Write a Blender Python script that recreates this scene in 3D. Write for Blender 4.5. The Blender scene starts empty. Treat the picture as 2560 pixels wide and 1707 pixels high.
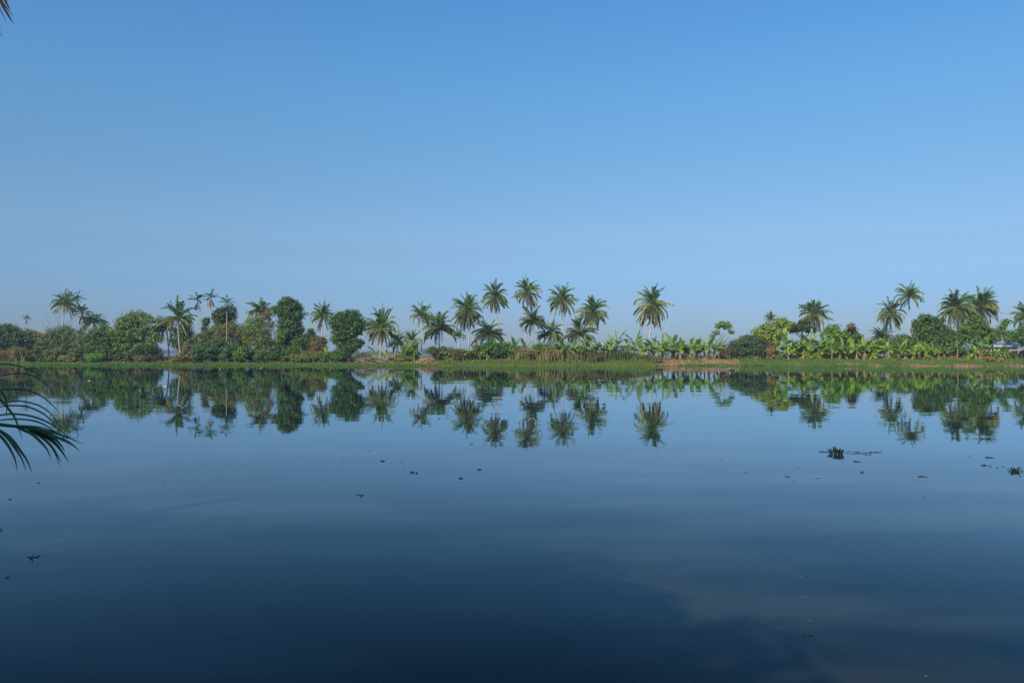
import bpy, math, random
import numpy as np
from mathutils import Vector, Matrix

# ------------------------------------------------------------------ camera, sky, sun
SC = bpy.context.scene
F = 1991.0          # focal length in pixels of the 2560 px wide photograph
CX, HY = 1280.0, 885.0
CAMZ = 2.25
cam_d = bpy.data.cameras.new("camera")
cam = bpy.data.objects.new("camera", cam_d)
SC.collection.objects.link(cam)
cam_d.sensor_width = 36.0
cam_d.lens = F / 2560.0 * 36.0
cam_d.clip_start = 0.05
cam_d.clip_end = 9000.0
cam.location = (0, 0, CAMZ)
cam.rotation_euler = (math.radians(90) + math.atan((HY - 853.5) / F), 0, 0)
SC.camera = cam

SUN_DIR = Vector((-0.40, -0.69, 0.60)).normalized()      # towards the sun
world = bpy.data.worlds.new("World")
SC.world = world
world.use_nodes = True
wn, wl = world.node_tree.nodes, world.node_tree.links
wn.clear()
w_out = wn.new("ShaderNodeOutputWorld")
w_bg = wn.new("ShaderNodeBackground")
sky = wn.new("ShaderNodeTexSky")
sky.sky_type = 'NISHITA'
sky.sun_disc = False
sky.sun_elevation = math.asin(SUN_DIR.z)
sky.sun_rotation = math.atan2(SUN_DIR.x, SUN_DIR.y)
sky.altitude = 0.0
sky.air_density = 1.0
sky.dust_density = 0.3
sky.ozone_density = 2.5
w_bg.inputs['Strength'].default_value = 0.10
# the photograph's clear air: bluer and calmer towards the horizon than the plain sky model, the same all the way round
w_tc = wn.new("ShaderNodeTexCoord"); w_sp = wn.new("ShaderNodeSeparateXYZ")
wl.new(w_tc.outputs['Generated'], w_sp.inputs[0])
w_cr = wn.new("ShaderNodeValToRGB"); w_cr.color_ramp.interpolation = 'CARDINAL'
el = w_cr.color_ramp.elements
for k_, (p_, c_) in enumerate(((0.0, (0.39, 0.52, 0.79)), (0.0506, (0.465, 0.61, 0.93)), (0.092, (0.565, 0.75, 1.02)), (0.139, (0.74, 0.905, 1.07)), (0.279, (0.80, 1.24, 1.41)),
                               (0.405, (0.755, 1.39, 1.74)), (0.7, (0.72, 1.40, 1.80)))):
    e_ = el[k_] if k_ < 2 else el.new(p_)
    e_.position = p_; e_.color = (c_[0] * 0.48, c_[1] * 0.48, c_[2] * 0.48, 1)
wl.new(w_sp.outputs['Z'], w_cr.inputs['Fac'])
w_mu = wn.new("ShaderNodeVectorMath"); w_mu.operation = 'MULTIPLY'
w_s2 = wn.new("ShaderNodeVectorMath"); w_s2.operation = 'SCALE'; w_s2.inputs['Scale'].default_value = 2.0
wl.new(sky.outputs[0], w_mu.inputs[0]); wl.new(w_cr.outputs[0], w_mu.inputs[1])
wl.new(w_mu.outputs[0], w_s2.inputs[0]); wl.new(w_s2.outputs[0], w_bg.inputs[0])
wl.new(w_bg.outputs[0], w_out.inputs[0])

sun_d = bpy.data.lights.new("sun", 'SUN')
sun_d.energy = 5.0
sun_d.angle = math.radians(0.55)
sun_d.color = (1.0, 0.90, 0.74)
sun = bpy.data.objects.new("sun", sun_d)
SC.collection.objects.link(sun)
sun.location = (-60, -50, 60)
sun.rotation_euler = (-SUN_DIR).to_track_quat('-Z', 'Y').to_euler()

SC.view_settings.view_transform = 'Standard'
SC.view_settings.look = 'None'
SC.view_settings.exposure = 0.0
SC.view_settings.gamma = 1.0
SC.view_settings.use_curve_mapping = False
SC.cycles.use_denoising = False      # the fine foliage keeps its grain
SC.cycles.max_bounces = 6
SC.cycles.diffuse_bounces = 2
SC.cycles.glossy_bounces = 3
SC.cycles.transmission_bounces = 3
SC.cycles.transparent_max_bounces = 6
SC.cycles.volume_bounces = 0
SC.cycles.caustics_reflective = False

# ------------------------------------------------------------------ helpers
COL = SC.collection
ORD = ("first second third fourth fifth sixth seventh eighth ninth tenth eleventh twelfth thirteenth "
       "fourteenth fifteenth sixteenth seventeenth eighteenth nineteenth twentieth").split()
SHORE = [(-600, 176), (0, 168), (400, 160), (700, 158), (1050, 153), (1300, 149), (1600, 148), (1700, 154),
         (1860, 156), (1960, 151), (2300, 147), (2560, 144), (3200, 142)]
SX, SY = np.array([a for a, b in SHORE], float), np.array([b for a, b in SHORE], float)


def shore(px):
    return np.interp(px, SX, SY)


def smooth(t):
    t = np.clip(t, 0, 1)
    return t * t * (3 - 2 * t)


def wob(x, y):
    return (0.5 * np.sin(x * 0.31 + 1.3) + 0.3 * np.sin(x * 0.83 + y * 0.4) + 0.2 * np.sin(x * 1.9 + 0.5 * y + 2))


def near_edge(x):      # y of the near bank's waterline
    return 1.7 + 7.5 * smooth((-x - 4.0) / 8.0) + 0.25 * np.sin(x * 1.1)


def gz(px, d, x=0.0, y=0.0):
    """height of the far bank, d metres behind its waterline"""
    w = wob(x, y)
    d2 = d + 0.9 * w
    low = np.clip(d2 * 0.22, -1.8, 0.0)
    soil = np.exp(-((px - 1735) / 95.0) ** 4)
    run = 4.2 - 1.6 * soil + 3.0 * np.exp(-((px - 1400) / 260.0) ** 4)
    amp = np.interp(px, [0, 880, 1060, 1180], [0.12, 0.16, 0.45, 0.85])
    return np.where(d2 < 0, low, 0.20 * smooth(d2 / 0.5) + amp * smooth((d2 - 0.3) / run)) + np.where(d2 > 2, 0.05 * w, 0)


def XY(px, D):
    return (px - CX) / F * D


def W(px, py, D):
    return np.array([(px - CX) / F * D, D, CAMZ + (HY - py) / F * D])


def base(px, off):
    D = float(shore(px)) + off
    x = XY(px, D)
    return np.array([x, D, float(gz(px, off, x, D))]), D


class MB:
    """collects vertices and faces, builds one mesh"""
    def __init__(s):
        s.V, s.loops, s.sizes, s.n = [], [], [], 0

    def add(s, V, Fa):
        V = np.asarray(V, np.float32).reshape(-1, 3)
        Fa = np.asarray(Fa, np.int32)
        s.V.append(V)
        s.loops.append((Fa + s.n).ravel())
        s.sizes.append(np.full(len(Fa), Fa.shape[1], np.int32))
        s.n += len(V)
        return s

    def mesh(s, name, mat, smooth_faces=False):
        me = bpy.data.meshes.new(name)
        V = np.concatenate(s.V)
        L = np.concatenate(s.loops)
        Z = np.concatenate(s.sizes)
        me.vertices.add(len(V)); me.vertices.foreach_set("co", V.ravel())
        me.loops.add(len(L)); me.loops.foreach_set("vertex_index", L)
        st = np.zeros(len(Z), np.int32); st[1:] = np.cumsum(Z)[:-1]
        me.polygons.add(len(Z)); me.polygons.foreach_set("loop_start", st); me.polygons.foreach_set("loop_total", Z)
        if smooth_faces:
            me.polygons.foreach_set("use_smooth", np.ones(len(Z), bool))
        me.update(calc_edges=True)
        me.validate()
        if mat:
            me.materials.append(mat)
        return me


def obj(name, me, parent=None, loc=(0, 0, 0), rot=(0, 0, 0), sc=1.0, color=None):
    o = bpy.data.objects.new(name, me)
    COL.objects.link(o)
    o.location = tuple(float(v) for v in loc)
    o.rotation_euler = rot
    o.scale = (sc, sc, sc) if isinstance(sc, (int, float)) else sc
    if color is not None:
        o.color = (*color, 1.0)
    if parent is not None:
        o.parent = parent
    return o


def tag(o, label, cat, group=None, kind=None):
    if label: o['label'] = label
    if cat: o['category'] = cat
    if group: o['group'] = group
    if kind: o['kind'] = kind
    return o


def thing(name, label, cat, loc, group=None, rz=0.0):
    o = obj(name, None, None, loc, (0, 0, rz))
    return tag(o, label, cat, group)


def tube(mb, pts, rad, sides=6, cap=True):
    pts = np.asarray(pts, float); n = len(pts)
    rad = np.broadcast_to(np.asarray(rad, float), (n,))
    T = np.gradient(pts, axis=0)
    T /= np.linalg.norm(T, axis=1)[:, None] + 1e-9
    ref = np.array([0.13, 0.99, 0.07]) if abs(T[0][1]) < 0.8 else np.array([1.0, 0.1, 0.0])
    V = []
    for i in range(n):
        a = np.cross(T[i], ref); a /= np.linalg.norm(a) + 1e-9
        b = np.cross(T[i], a)
        for k in range(sides):
            t = 2 * math.pi * k / sides
            V.append(pts[i] + rad[i] * (math.cos(t) * a + math.sin(t) * b))
    Fq = []
    for i in range(n - 1):
        for k in range(sides):
            k2 = (k + 1) % sides
            Fq.append((i * sides + k, i * sides + k2, (i + 1) * sides + k2, (i + 1) * sides + k))
    mb.add(V, Fq)
    if cap:
        mb.add(V[-sides:], [list(range(sides))])
    return mb


def bez(p0, p1, p2, n):
    t = np.linspace(0, 1, n)[:, None]
    return (1 - t) ** 2 * np.asarray(p0) + 2 * t * (1 - t) * np.asarray(p1) + t * t * np.asarray(p2)


# ------------------------------------------------------------------ materials
def newmat(name):
    m = bpy.data.materials.new(name)
    m.use_nodes = True
    nt = m.node_tree
    nt.nodes.clear()
    out = nt.nodes.new("ShaderNodeOutputMaterial")
    return m, nt, out


def foliage_mat(name, trans=0.3, rough=0.5, var=0.45, spec=0.35, nscale=0.6, hue_shift=0.35):
    m, nt, out = newmat(name)
    N, Lk = nt.nodes.new, nt.links.new
    oi = N("ShaderNodeObjectInfo")
    ge = N("ShaderNodeNewGeometry")
    no = N("ShaderNodeTexNoise"); no.inputs['Scale'].default_value = nscale; no.inputs['Detail'].default_value = 3
    Lk(ge.outputs['Position'], no.inputs['Vector'])
    mr = N("ShaderNodeMapRange")
    mr.inputs['To Min'].default_value = 1 - var; mr.inputs['To Max'].default_value = 1 + var
    Lk(ge.outputs['Random Per Island'], mr.inputs['Value'])
    mn = N("ShaderNodeMapRange"); mn.inputs['From Min'].default_value = 0.35; mn.inputs['From Max'].default_value = 0.65
    mn.inputs['To Min'].default_value = 0.0; mn.inputs['To Max'].default_value = hue_shift
    Lk(no.outputs['Fac'], mn.inputs['Value'])
    warm = N("ShaderNodeMixRGB"); warm.blend_type = 'MULTIPLY'; warm.inputs['Fac'].default_value = 1
    warm.inputs['Color2'].default_value = (1.45, 1.2, 0.75, 1)
    Lk(oi.outputs['Color'], warm.inputs['Color1'])
    mx = N("ShaderNodeMixRGB"); Lk(mn.outputs[0], mx.inputs['Fac'])
    Lk(oi.outputs['Color'], mx.inputs['Color1']); Lk(warm.outputs[0], mx.inputs['Color2'])
    ml = N("ShaderNodeVectorMath"); ml.operation = 'SCALE'
    Lk(mx.outputs[0], ml.inputs[0]); Lk(mr.outputs[0], ml.inputs['Scale'])
    p = N("ShaderNodeBsdfPrincipled")
    p.inputs['Roughness'].default_value = rough
    p.inputs['Specular IOR Level'].default_value = spec
    Lk(ml.outputs[0], p.inputs['Base Color'])
    tr = N("ShaderNodeBsdfTranslucent")
    tc = N("ShaderNodeMixRGB"); tc.blend_type = 'MULTIPLY'; tc.inputs['Fac'].default_value = 1
    tc.inputs['Color2'].default_value = (1.35, 1.45, 0.6, 1)
    Lk(ml.outputs[0], tc.inputs['Color1']); Lk(tc.outputs[0], tr.inputs['Color'])
    ms = N("ShaderNodeMixShader"); ms.inputs['Fac'].default_value = trans
    Lk(p.outputs[0], ms.inputs[1]); Lk(tr.outputs[0], ms.inputs[2])
    Lk(ms.outputs[0], out.inputs['Surface'])
    return m


def solid_mat(name, c1, c2, scale=2.0, rough=0.85, stretch=(1, 1, 1), objcol=False, bump=0.0):
    m, nt, out = newmat(name)
    N, Lk = nt.nodes.new, nt.links.new
    tc = N("ShaderNodeTexCoord")
    mp = N("ShaderNodeMapping"); mp.inputs['Scale'].default_value = stretch
    Lk(tc.outputs['Object'], mp.inputs['Vector'])
    no = N("ShaderNodeTexNoise"); no.inputs['Scale'].default_value = scale; no.inputs['Detail'].default_value = 5
    Lk(mp.outputs[0], no.inputs['Vector'])
    cr = N("ShaderNodeValToRGB")
    cr.color_ramp.elements[0].position = 0.35; cr.color_ramp.elements[0].color = (*c1, 1)
    cr.color_ramp.elements[1].position = 0.65; cr.color_ramp.elements[1].color = (*c2, 1)
    Lk(no.outputs['Fac'], cr.inputs['Fac'])
    p = N("ShaderNodeBsdfPrincipled"); p.inputs['Roughness'].default_value = rough
    p.inputs['Specular IOR Level'].default_value = 0.25
    src = cr.outputs[0]
    if objcol:
        oi = N("ShaderNodeObjectInfo")
        mm = N("ShaderNodeMixRGB"); mm.blend_type = 'MULTIPLY'; mm.inputs['Fac'].default_value = 1
        Lk(src, mm.inputs['Color1']); Lk(oi.outputs['Color'], mm.inputs['Color2']); src = mm.outputs[0]
    Lk(src, p.inputs['Base Color'])
    if bump:
        b = N("ShaderNodeBump"); b.inputs['Strength'].default_value = 0.6; b.inputs['Distance'].default_value = bump
        Lk(no.outputs['Fac'], b.inputs['Height']); Lk(b.outputs[0], p.inputs['Normal'])
    Lk(p.outputs[0], out.inputs['Surface'])
    return m


M_LEAF = foliage_mat("leaf_foliage")
M_FROND = foliage_mat("palm_frond", trans=0.22, rough=0.42, var=0.35, spec=0.45, hue_shift=0.3)
M_BANANA = foliage_mat("banana_leaf", trans=0.38, rough=0.5, var=0.25, spec=0.3, hue_shift=0.3)
M_GRASS = foliage_mat("grass_blades", trans=0.3, rough=0.6, var=0.4, spec=0.2, nscale=0.35, hue_shift=0.7)
M_BARK = solid_mat("bark", (0.10, 0.08, 0.06), (0.2, 0.165, 0.125), 6, stretch=(1, 1, 0.3), objcol=True, bump=0.02)
M_PALMBARK = solid_mat("palm_bark", (0.30, 0.265, 0.22), (0.56, 0.52, 0.46), 2.2, stretch=(0.6, 0.6, 4), objcol=True, bump=0.02)
M_TWIG = solid_mat("bare_twig", (0.34, 0.28, 0.22), (0.52, 0.45, 0.37), 5, objcol=True)
M_STEM = solid_mat("banana_stem", (0.16, 0.14, 0.06), (0.36, 0.27, 0.15), 3, stretch=(1, 1, 0.4), objcol=True)


def water_mat():
    m, nt, out = newmat("lake_water")
    N, Lk = nt.nodes.new, nt.links.new
    ge = N("ShaderNodeNewGeometry")
    nrm = None
    for sc_, st, ax, ay in ((1.0, (0.24, 0.85, 1), 0.0012, 0.0058), (1.0, (0.34, 1.9, 1), 0.0006, 0.0040), (1.0, (0.8, 4.5, 1), 0.0006, 0.0012), (1.0, (0.04, 0.14, 1), 0.0004, 0.0015)):
        mp = N("ShaderNodeMapping"); mp.inputs['Scale'].default_value = st
        mp.inputs['Rotation'].default_value = (0, 0, 0.10)
        Lk(ge.outputs['Position'], mp.inputs['Vector'])
        no = N("ShaderNodeTexNoise"); no.inputs['Scale'].default_value = sc_; no.inputs['Detail'].default_value = 2.0
        Lk(mp.outputs[0], no.inputs['Vector'])
        sb = N("ShaderNodeVectorMath"); sb.operation = 'SUBTRACT'; sb.inputs[1].default_value = (0.5, 0.5, 0.5)
        Lk(no.outputs['Color'], sb.inputs[0])
        mu = N("ShaderNodeVectorMath"); mu.operation = 'MULTIPLY'; mu.inputs[1].default_value = (ax * 2, ay * 2, 0)
        Lk(sb.outputs[0], mu.inputs[0])
        if nrm is None:
            nrm = mu
        else:
            ad = N("ShaderNodeVectorMath"); ad.operation = 'ADD'
            Lk(nrm.outputs[0], ad.inputs[0]); Lk(mu.outputs[0], ad.inputs[1]); nrm = ad
    # calmer and livelier patches
    pn = N("ShaderNodeTexNoise"); pn.inputs['Scale'].default_value = 0.03; pn.inputs['Detail'].default_value = 3
    Lk(ge.outputs['Position'], pn.inputs['Vector'])
    pr = N("ShaderNodeMapRange"); pr.inputs['From Min'].default_value = 0.35; pr.inputs['From Max'].default_value = 0.65
    pr.inputs['To Min'].default_value = 0.45; pr.inputs['To Max'].default_value = 1.25
    Lk(pn.outputs['Fac'], pr.inputs['Value'])
    sc2 = N("ShaderNodeVectorMath"); sc2.operation = 'SCALE'
    Lk(nrm.outputs[0], sc2.inputs[0]); Lk(pr.outputs[0], sc2.inputs['Scale'])
    ad = N("ShaderNodeVectorMath"); ad.operation = 'ADD'; ad.inputs[1].default_value = (0, 0, 1)
    Lk(sc2.outputs[0], ad.inputs[0])
    nz = N("ShaderNodeVectorMath"); nz.operation = 'NORMALIZE'; Lk(ad.outputs[0], nz.inputs[0])
    # paler murky patches mixed into the water's base colour
    sn = N("ShaderNodeTexNoise"); sn.inputs['Scale'].default_value = 0.30; sn.inputs['Detail'].default_value = 3
    mp = N("ShaderNodeMapping"); mp.inputs['Scale'].default_value = (0.8, 1.6, 1); mp.inputs['Rotation'].default_value = (0, 0, -0.3)
    Lk(ge.outputs['Position'], mp.inputs['Vector']); Lk(mp.outputs[0], sn.inputs['Vector'])
    cr = N("ShaderNodeValToRGB")
    cr.color_ramp.elements[0].position = 0.46; cr.color_ramp.elements[0].color = (0.0002, 0.0010, 0.0030, 1)
    cr.color_ramp.elements[1].position = 0.64; cr.color_ramp.elements[1].color = (0.022, 0.027, 0.024, 1)
    Lk(sn.outputs['Fac'], cr.inputs['Fac'])
    df = N("ShaderNodeBsdfDiffuse"); Lk(cr.outputs[0], df.inputs['Color'])
    gl = N("ShaderNodeBsdfGlossy"); gl.inputs['Color'].default_value = (0.80, 0.93, 1.0, 1); gl.inputs['Roughness'].default_value = 0.022
    Lk(nz.outputs[0], gl.inputs['Normal'])
    fr = N("ShaderNodeFresnel"); fr.inputs['IOR'].default_value = 1.333; Lk(nz.outputs[0], fr.inputs['Normal'])
    pw_ = N("ShaderNodeMath"); pw_.operation = 'POWER'; pw_.inputs[1].default_value = 1.75; Lk(fr.outputs[0], pw_.inputs[0])
    mk = N("ShaderNodeMath"); mk.operation = 'MULTIPLY'; mk.inputs[1].default_value = -2.7; Lk(pw_.outputs[0], mk.inputs[0])
    ex = N("ShaderNodeMath"); ex.operation = 'EXPONENT'; Lk(mk.outputs[0], ex.inputs[0])
    on = N("ShaderNodeMath"); on.operation = 'SUBTRACT'; on.inputs[0].default_value = 1.0; Lk(ex.outputs[0], on.inputs[1])
    mx = N("ShaderNodeMixShader"); Lk(on.outputs[0], mx.inputs['Fac']); Lk(df.outputs[0], mx.inputs[1]); Lk(gl.outputs[0], mx.inputs[2])
    Lk(mx.outputs[0], out.inputs['Surface'])
    return m


def ground_mat():
    m, nt, out = newmat("bank_earth")
    N, Lk = nt.nodes.new, nt.links.new
    ge = N("ShaderNodeNewGeometry")
    no = N("ShaderNodeTexNoise"); no.inputs['Scale'].default_value = 0.55; no.inputs['Detail'].default_value = 6
    Lk(ge.outputs['Position'], no.inputs['Vector'])
    g = N("ShaderNodeValToRGB")
    g.color_ramp.elements[0].position = 0.4; g.color_ramp.elements[0].color = (0.06, 0.10, 0.025, 1)
    g.color_ramp.elements[1].position = 0.66; g.color_ramp.elements[1].color = (0.20, 0.16, 0.08, 1)
    Lk(no.outputs['Fac'], g.inputs['Fac'])
    s = N("ShaderNodeValToRGB")
    s.color_ramp.elements[0].position = 0.38; s.color_ramp.elements[0].color = (0.20, 0.085, 0.045, 1)
    s.color_ramp.elements[1].position = 0.62; s.color_ramp.elements[1].color = (0.36, 0.21, 0.125, 1)
    n2 = N("ShaderNodeTexNoise"); n2.inputs['Scale'].default_value = 2.2; n2.inputs['Detail'].default_value = 5
    Lk(ge.outputs['Position'], n2.inputs['Vector']); Lk(n2.outputs['Fac'], s.inputs['Fac'])
    at = N("ShaderNodeAttribute"); at.attribute_name = "soil"
    mx = N("ShaderNodeMixRGB"); Lk(at.outputs['Fac'], mx.inputs['Fac'])
    Lk(g.outputs[0], mx.inputs['Color1']); Lk(s.outputs[0], mx.inputs['Color2'])
    p = N("ShaderNodeBsdfPrincipled"); p.inputs['Roughness'].default_value = 0.95
    p.inputs['Specular IOR Level'].default_value = 0.1
    b = N("ShaderNodeBump"); b.inputs['Distance'].default_value = 0.12; Lk(n2.outputs['Fac'], b.inputs['Height'])
    Lk(b.outputs[0], p.inputs['Normal'])
    Lk(mx.outputs[0], p.inputs['Base Color']); Lk(p.outputs[0], out.inputs['Surface'])
    return m


# ------------------------------------------------------------------ setting: ground, water, haze
def soilness(px, d):
    s = smooth((px - 1625) / 30) * smooth((1860 - px) / 20) * smooth((d - 0.2) / 0.6) * smooth((16 - d) / 3)
    s = np.maximum(s, 0.95 * smooth((px - 2040) / 20) * smooth((2160 - px) / 20) * smooth((d - 0.2) / 0.5) * smooth((2.0 - d) / 0.8))
    s = np.maximum(s, smooth((px - 2160) / 30) * smooth((d + 1.3) / 0.4) * smooth((1.3 + 0.5 * np.sin(px * 0.05) - d) / 0.7))
    s = np.maximum(s, 0.8 * smooth((px - 70) / 10) * smooth((118 - px) / 10) * smooth((d - 1.5) / 0.5) * smooth((7 - d) / 1))
    s = np.maximum(s, 0.8 * smooth((px - 895) / 20) * smooth((1100 - px) / 20) * smooth((d - 1.2) / 0.5) * smooth((14 - d) / 1))
    return s


def make_ground():
    xs = np.unique(np.concatenate([np.linspace(-2600, -170, 22), np.arange(-170, 170, 1.0), np.linspace(170, 2600, 22), np.arange(-14, 8, 0.5)]))
    ys = np.unique(np.concatenate([np.linspace(-60, -10, 6), np.arange(-10, 12, 0.5), np.linspace(14, 125, 14), np.arange(126, 200, 0.6),
                                   np.linspace(201, 300, 20), np.linspace(320, 2600, 30)]))
    X, Y = np.meshgrid(xs, ys)
    px = np.clip(CX + F * X / np.maximum(Y, 60), -600, 3200)
    d = Y - shore(px)
    Z = gz(px, d, X, Y)
    dn = near_edge(X) - Y
    Zn = np.where(dn > 0, 0.62 * smooth(dn / 1.2), np.clip(dn * 0.3, -1.8, 0))
    Z = np.where(Y < 60, Zn, Z)
    V = np.stack([X, Y, Z], -1).reshape(-1, 3)
    ny, nx = X.shape
    i = np.arange(ny - 1)[:, None] * nx + np.arange(nx - 1)[None, :]
    Q = np.stack([i, i + 1, i + nx + 1, i + nx], -1).reshape(-1, 4)
    me = MB().add(V, Q).mesh("ground", ground_mat(), True)
    a = me.attributes.new("soil", 'FLOAT', 'POINT')
    sv = np.where(Y < 60, 0.3, soilness(px, d)).astype(np.float32).ravel()
    a.data.foreach_set("value", sv)
    tag(obj("ground", me), None, None, kind='structure')


make_ground()
mbw = MB()
xs = np.linspace(-1400, 1400, 15); ys = np.concatenate([np.linspace(-55, 200, 20)])
X, Y = np.meshgrid(xs, ys)
ny, nx = X.shape
i = np.arange(ny - 1)[:, None] * nx + np.arange(nx - 1)[None, :]
mbw.add(np.stack([X, Y, 0 * X], -1), np.stack([i, i + 1, i + nx + 1, i + nx], -1).reshape(-1, 4))
tag(obj("water", mbw.mesh("water", water_mat())), None, None, kind='structure')

HAZE = 0.00028
if HAZE > 0:
    m, nt, out = newmat("haze_air")
    pv = nt.nodes.new("ShaderNodeVolumePrincipled")
    pv.inputs['Color'].default_value = (0.50, 0.68, 0.95, 1)
    pv.inputs['Density'].default_value = HAZE
    pv.inputs['Anisotropy'].default_value = 0.0
    nt.links.new(pv.outputs[0], out.inputs['Volume'])
    bx = np.array([[x, y, z] for z in (-3.4, 23.0) for y in (-70, 2620) for x in (-2620, 2620)], float)
    me = MB().add(bx, [(0, 2, 3, 1), (4, 5, 7, 6), (0, 1, 5, 4), (2, 6, 7, 3), (0, 4, 6, 2), (1, 3, 7, 5)]).mesh("haze", m)
    tag(obj("haze", me), None, None, kind='stuff')

# ------------------------------------------------------------------ leaves, crowns
def leaf_quads(P, Nrm, size, rng, asp=0.5, tang=None):
    """rhombic leaves at P facing Nrm"""
    n = len(P)
    r = rng.normal(size=(n, 3)) if tang is None else tang
    T = r - (r * Nrm).sum(1)[:, None] * Nrm
    T /= np.linalg.norm(T, axis=1)[:, None] + 1e-9
    B = np.cross(Nrm, T)
    size = np.broadcast_to(size, (n,))[:, None]
    a = P - T * size * 0.5
    b = P + B * size * asp * 0.5 - T * size * 0.05
    c = P + T * size * 0.5 - Nrm * size * 0.12
    d = P - B * size * asp * 0.5 - T * size * 0.05
    V = np.stack([a, b, c, d], 1).reshape(-1, 3)
    return V, np.arange(4 * n).reshape(-1, 4)


def crown_cloud(blobs, rng, leaf=0.42, clump=0.85, per=24, gap=0.1, asp=0.55, up=0.5, rough=0.22, fill=1.0):
    """blobs: (centre, radii). leaves gathered in clumps over each blob's outside, a few inside"""
    V, Q = [], []
    mb = MB()
    for c, r in blobs:
        c = np.asarray(c, float); r = np.asarray(r, float)
        k = 1.6
        A = 4 * math.pi * (((r[0] * r[1]) ** k + (r[0] * r[2]) ** k + (r[1] * r[2]) ** k) / 3) ** (1 / k)
        n = max(6, int(fill * A / (clump * clump * 0.95)))
        dirs = rng.normal(size=(n, 3)); dirs /= np.linalg.norm(dirs, axis=1)[:, None]
        rad = 1.0 - np.abs(rng.normal(0, rough, n))
        ph = rng.uniform(0, 6.28, 6)
        low_f = (np.sin(3.1 * dirs[:, 0] + ph[0]) * np.sin(2.7 * dirs[:, 2] + ph[1]) + 0.7 * np.sin(5.3 * dirs[:, 1] + 3.9 * dirs[:, 0] + ph[2]) * np.sin(5.1 * dirs[:, 2] + ph[3]))
        rad = np.clip(rad * (1 + 0.17 * low_f) + 0.10 * rng.normal(size=n), 0.25, 1.3)
        inner = np.maximum(0.0, 1 - clump * 0.55 / r.min())
        cc = c + dirs * r * (rad * max(inner, 0.55))[:, None]
        keep = rng.random(n) > gap + 0.35 * (low_f < -0.55) * min(1.0, gap * 8)
        cc, dd = cc[keep], dirs[keep]
        csz = clump * rng.uniform(0.55, 1.25, len(cc))
        m = np.maximum(5, (per * (csz / clump) ** 1.6)).astype(int)
        idx = np.repeat(np.arange(len(cc)), m)
        off = rng.normal(size=(len(idx), 3))
        off /= np.linalg.norm(off, axis=1)[:, None]
        off *= (rng.random(len(idx)) ** 0.45)[:, None] * csz[idx][:, None] * np.array([1, 1, 0.72])
        P = cc[idx] + off
        N_ = off / (np.linalg.norm(off, axis=1)[:, None] + 1e-6) * 0.7 + dd[idx] * 0.35 + np.array([0, 0, up]) + rng.normal(0, 0.45, (len(idx), 3))
        N_ /= np.linalg.norm(N_, axis=1)[:, None] + 1e-9
        v, q = leaf_quads(P, N_, leaf * rng.uniform(0.6, 1.3, len(idx)), rng, asp)
        mb.add(v, q)
    return mb


def px_blobs(bl, D, org, depth=1.0, rng=None):
    """(px, py, rx_px, ry_px[, dy]) -> world blobs relative to org"""
    out = []
    for b in bl:
        dy = b[4] if len(b) > 4 else 0.0
        DD = D + dy
        c = W(b[0], b[1], DD) - org
        rx, rz = b[2] / F * DD, b[3] / F * DD
        out.append((c, (rx, max(1.0, 0.5 * (rx + rz)) * depth, rz)))
    return out


def broadleaf(name, label, px, off, blobs, color, seed, trunk=(0.22, (0.8, 0.75, 0.7)), group=None, cat="tree", leaf=0.42, clump=0.85,
              per=24, gap=0.1, up=0.5, fill=1.0, dark=None, trunk_px=None, asp=0.55, limbs=True, rough=0.22, extra=None):
    rng = np.random.default_rng(seed)
    org, D = base(trunk_px or px, off)
    if px < 700:
        blobs = [(b[0], b[1], b[2] * 1.10, b[3] * 1.04) for b in blobs]; gap *= 0.7
    bl = px_blobs(blobs, D, org)
    t = thing(name, label, cat, org, group)
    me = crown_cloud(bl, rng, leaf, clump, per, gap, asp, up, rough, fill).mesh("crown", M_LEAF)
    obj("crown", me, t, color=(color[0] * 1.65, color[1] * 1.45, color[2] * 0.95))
    if extra:
        for nm, ebl, ecol, lab in extra:
            e = obj(nm, crown_cloud(px_blobs(ebl, D, org), rng, leaf, clump, per, gap, asp, up).mesh(nm, M_LEAF), t, color=ecol)
            if lab: e['label'] = lab
    low = min(bl, key=lambda b: b[0][2] - b[1][2])
    cen = np.mean([b[0] for b in bl], axis=0)
    topz = max(0.8, cen[2] * 0.75)
    if limbs:
        mb = MB()
        p = bez((0, 0, -0.3), (cen[0] * 0.2 + rng.normal(0, 0.15), 0, topz * 0.5), (cen[0] * 0.7, cen[1] * 0.5, topz), 7)
        tube(mb, p, np.linspace(trunk[0] * 1.25, trunk[0] * 0.6, 7), 7)
        obj("trunk", mb.mesh("trunk", M_BARK, True), t, color=trunk[1])
        for k, (c, r) in enumerate(bl):
            mb = MB()
            s = p[3 + (k % 4)]
            e = c + rng.normal(0, 0.15, 3) * r
            q = bez(s, (s + e) / 2 + np.array([0, 0, 0.3 * (k % 2) - 0.1]), e, 5)
            tube(mb, q, np.linspace(trunk[0] * 0.5, trunk[0] * 0.14, 5), 5)
            for j in range(4):
                a = q[2 + j % 3]
                d_ = rng.normal(size=3); d_[2] = abs(d_[2]) * 0.5; d_ /= np.linalg.norm(d_)
                tube(mb, bez(a, a + d_ * r * 0.4, a + d_ * r * 0.8 + np.array([0, 0, 0.1]), 3), [trunk[0] * 0.16, trunk[0] * 0.1, 0.015], 3)
            obj("limb", mb.mesh("limb", M_BARK, True), t, color=trunk[1])
    return t


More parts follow.
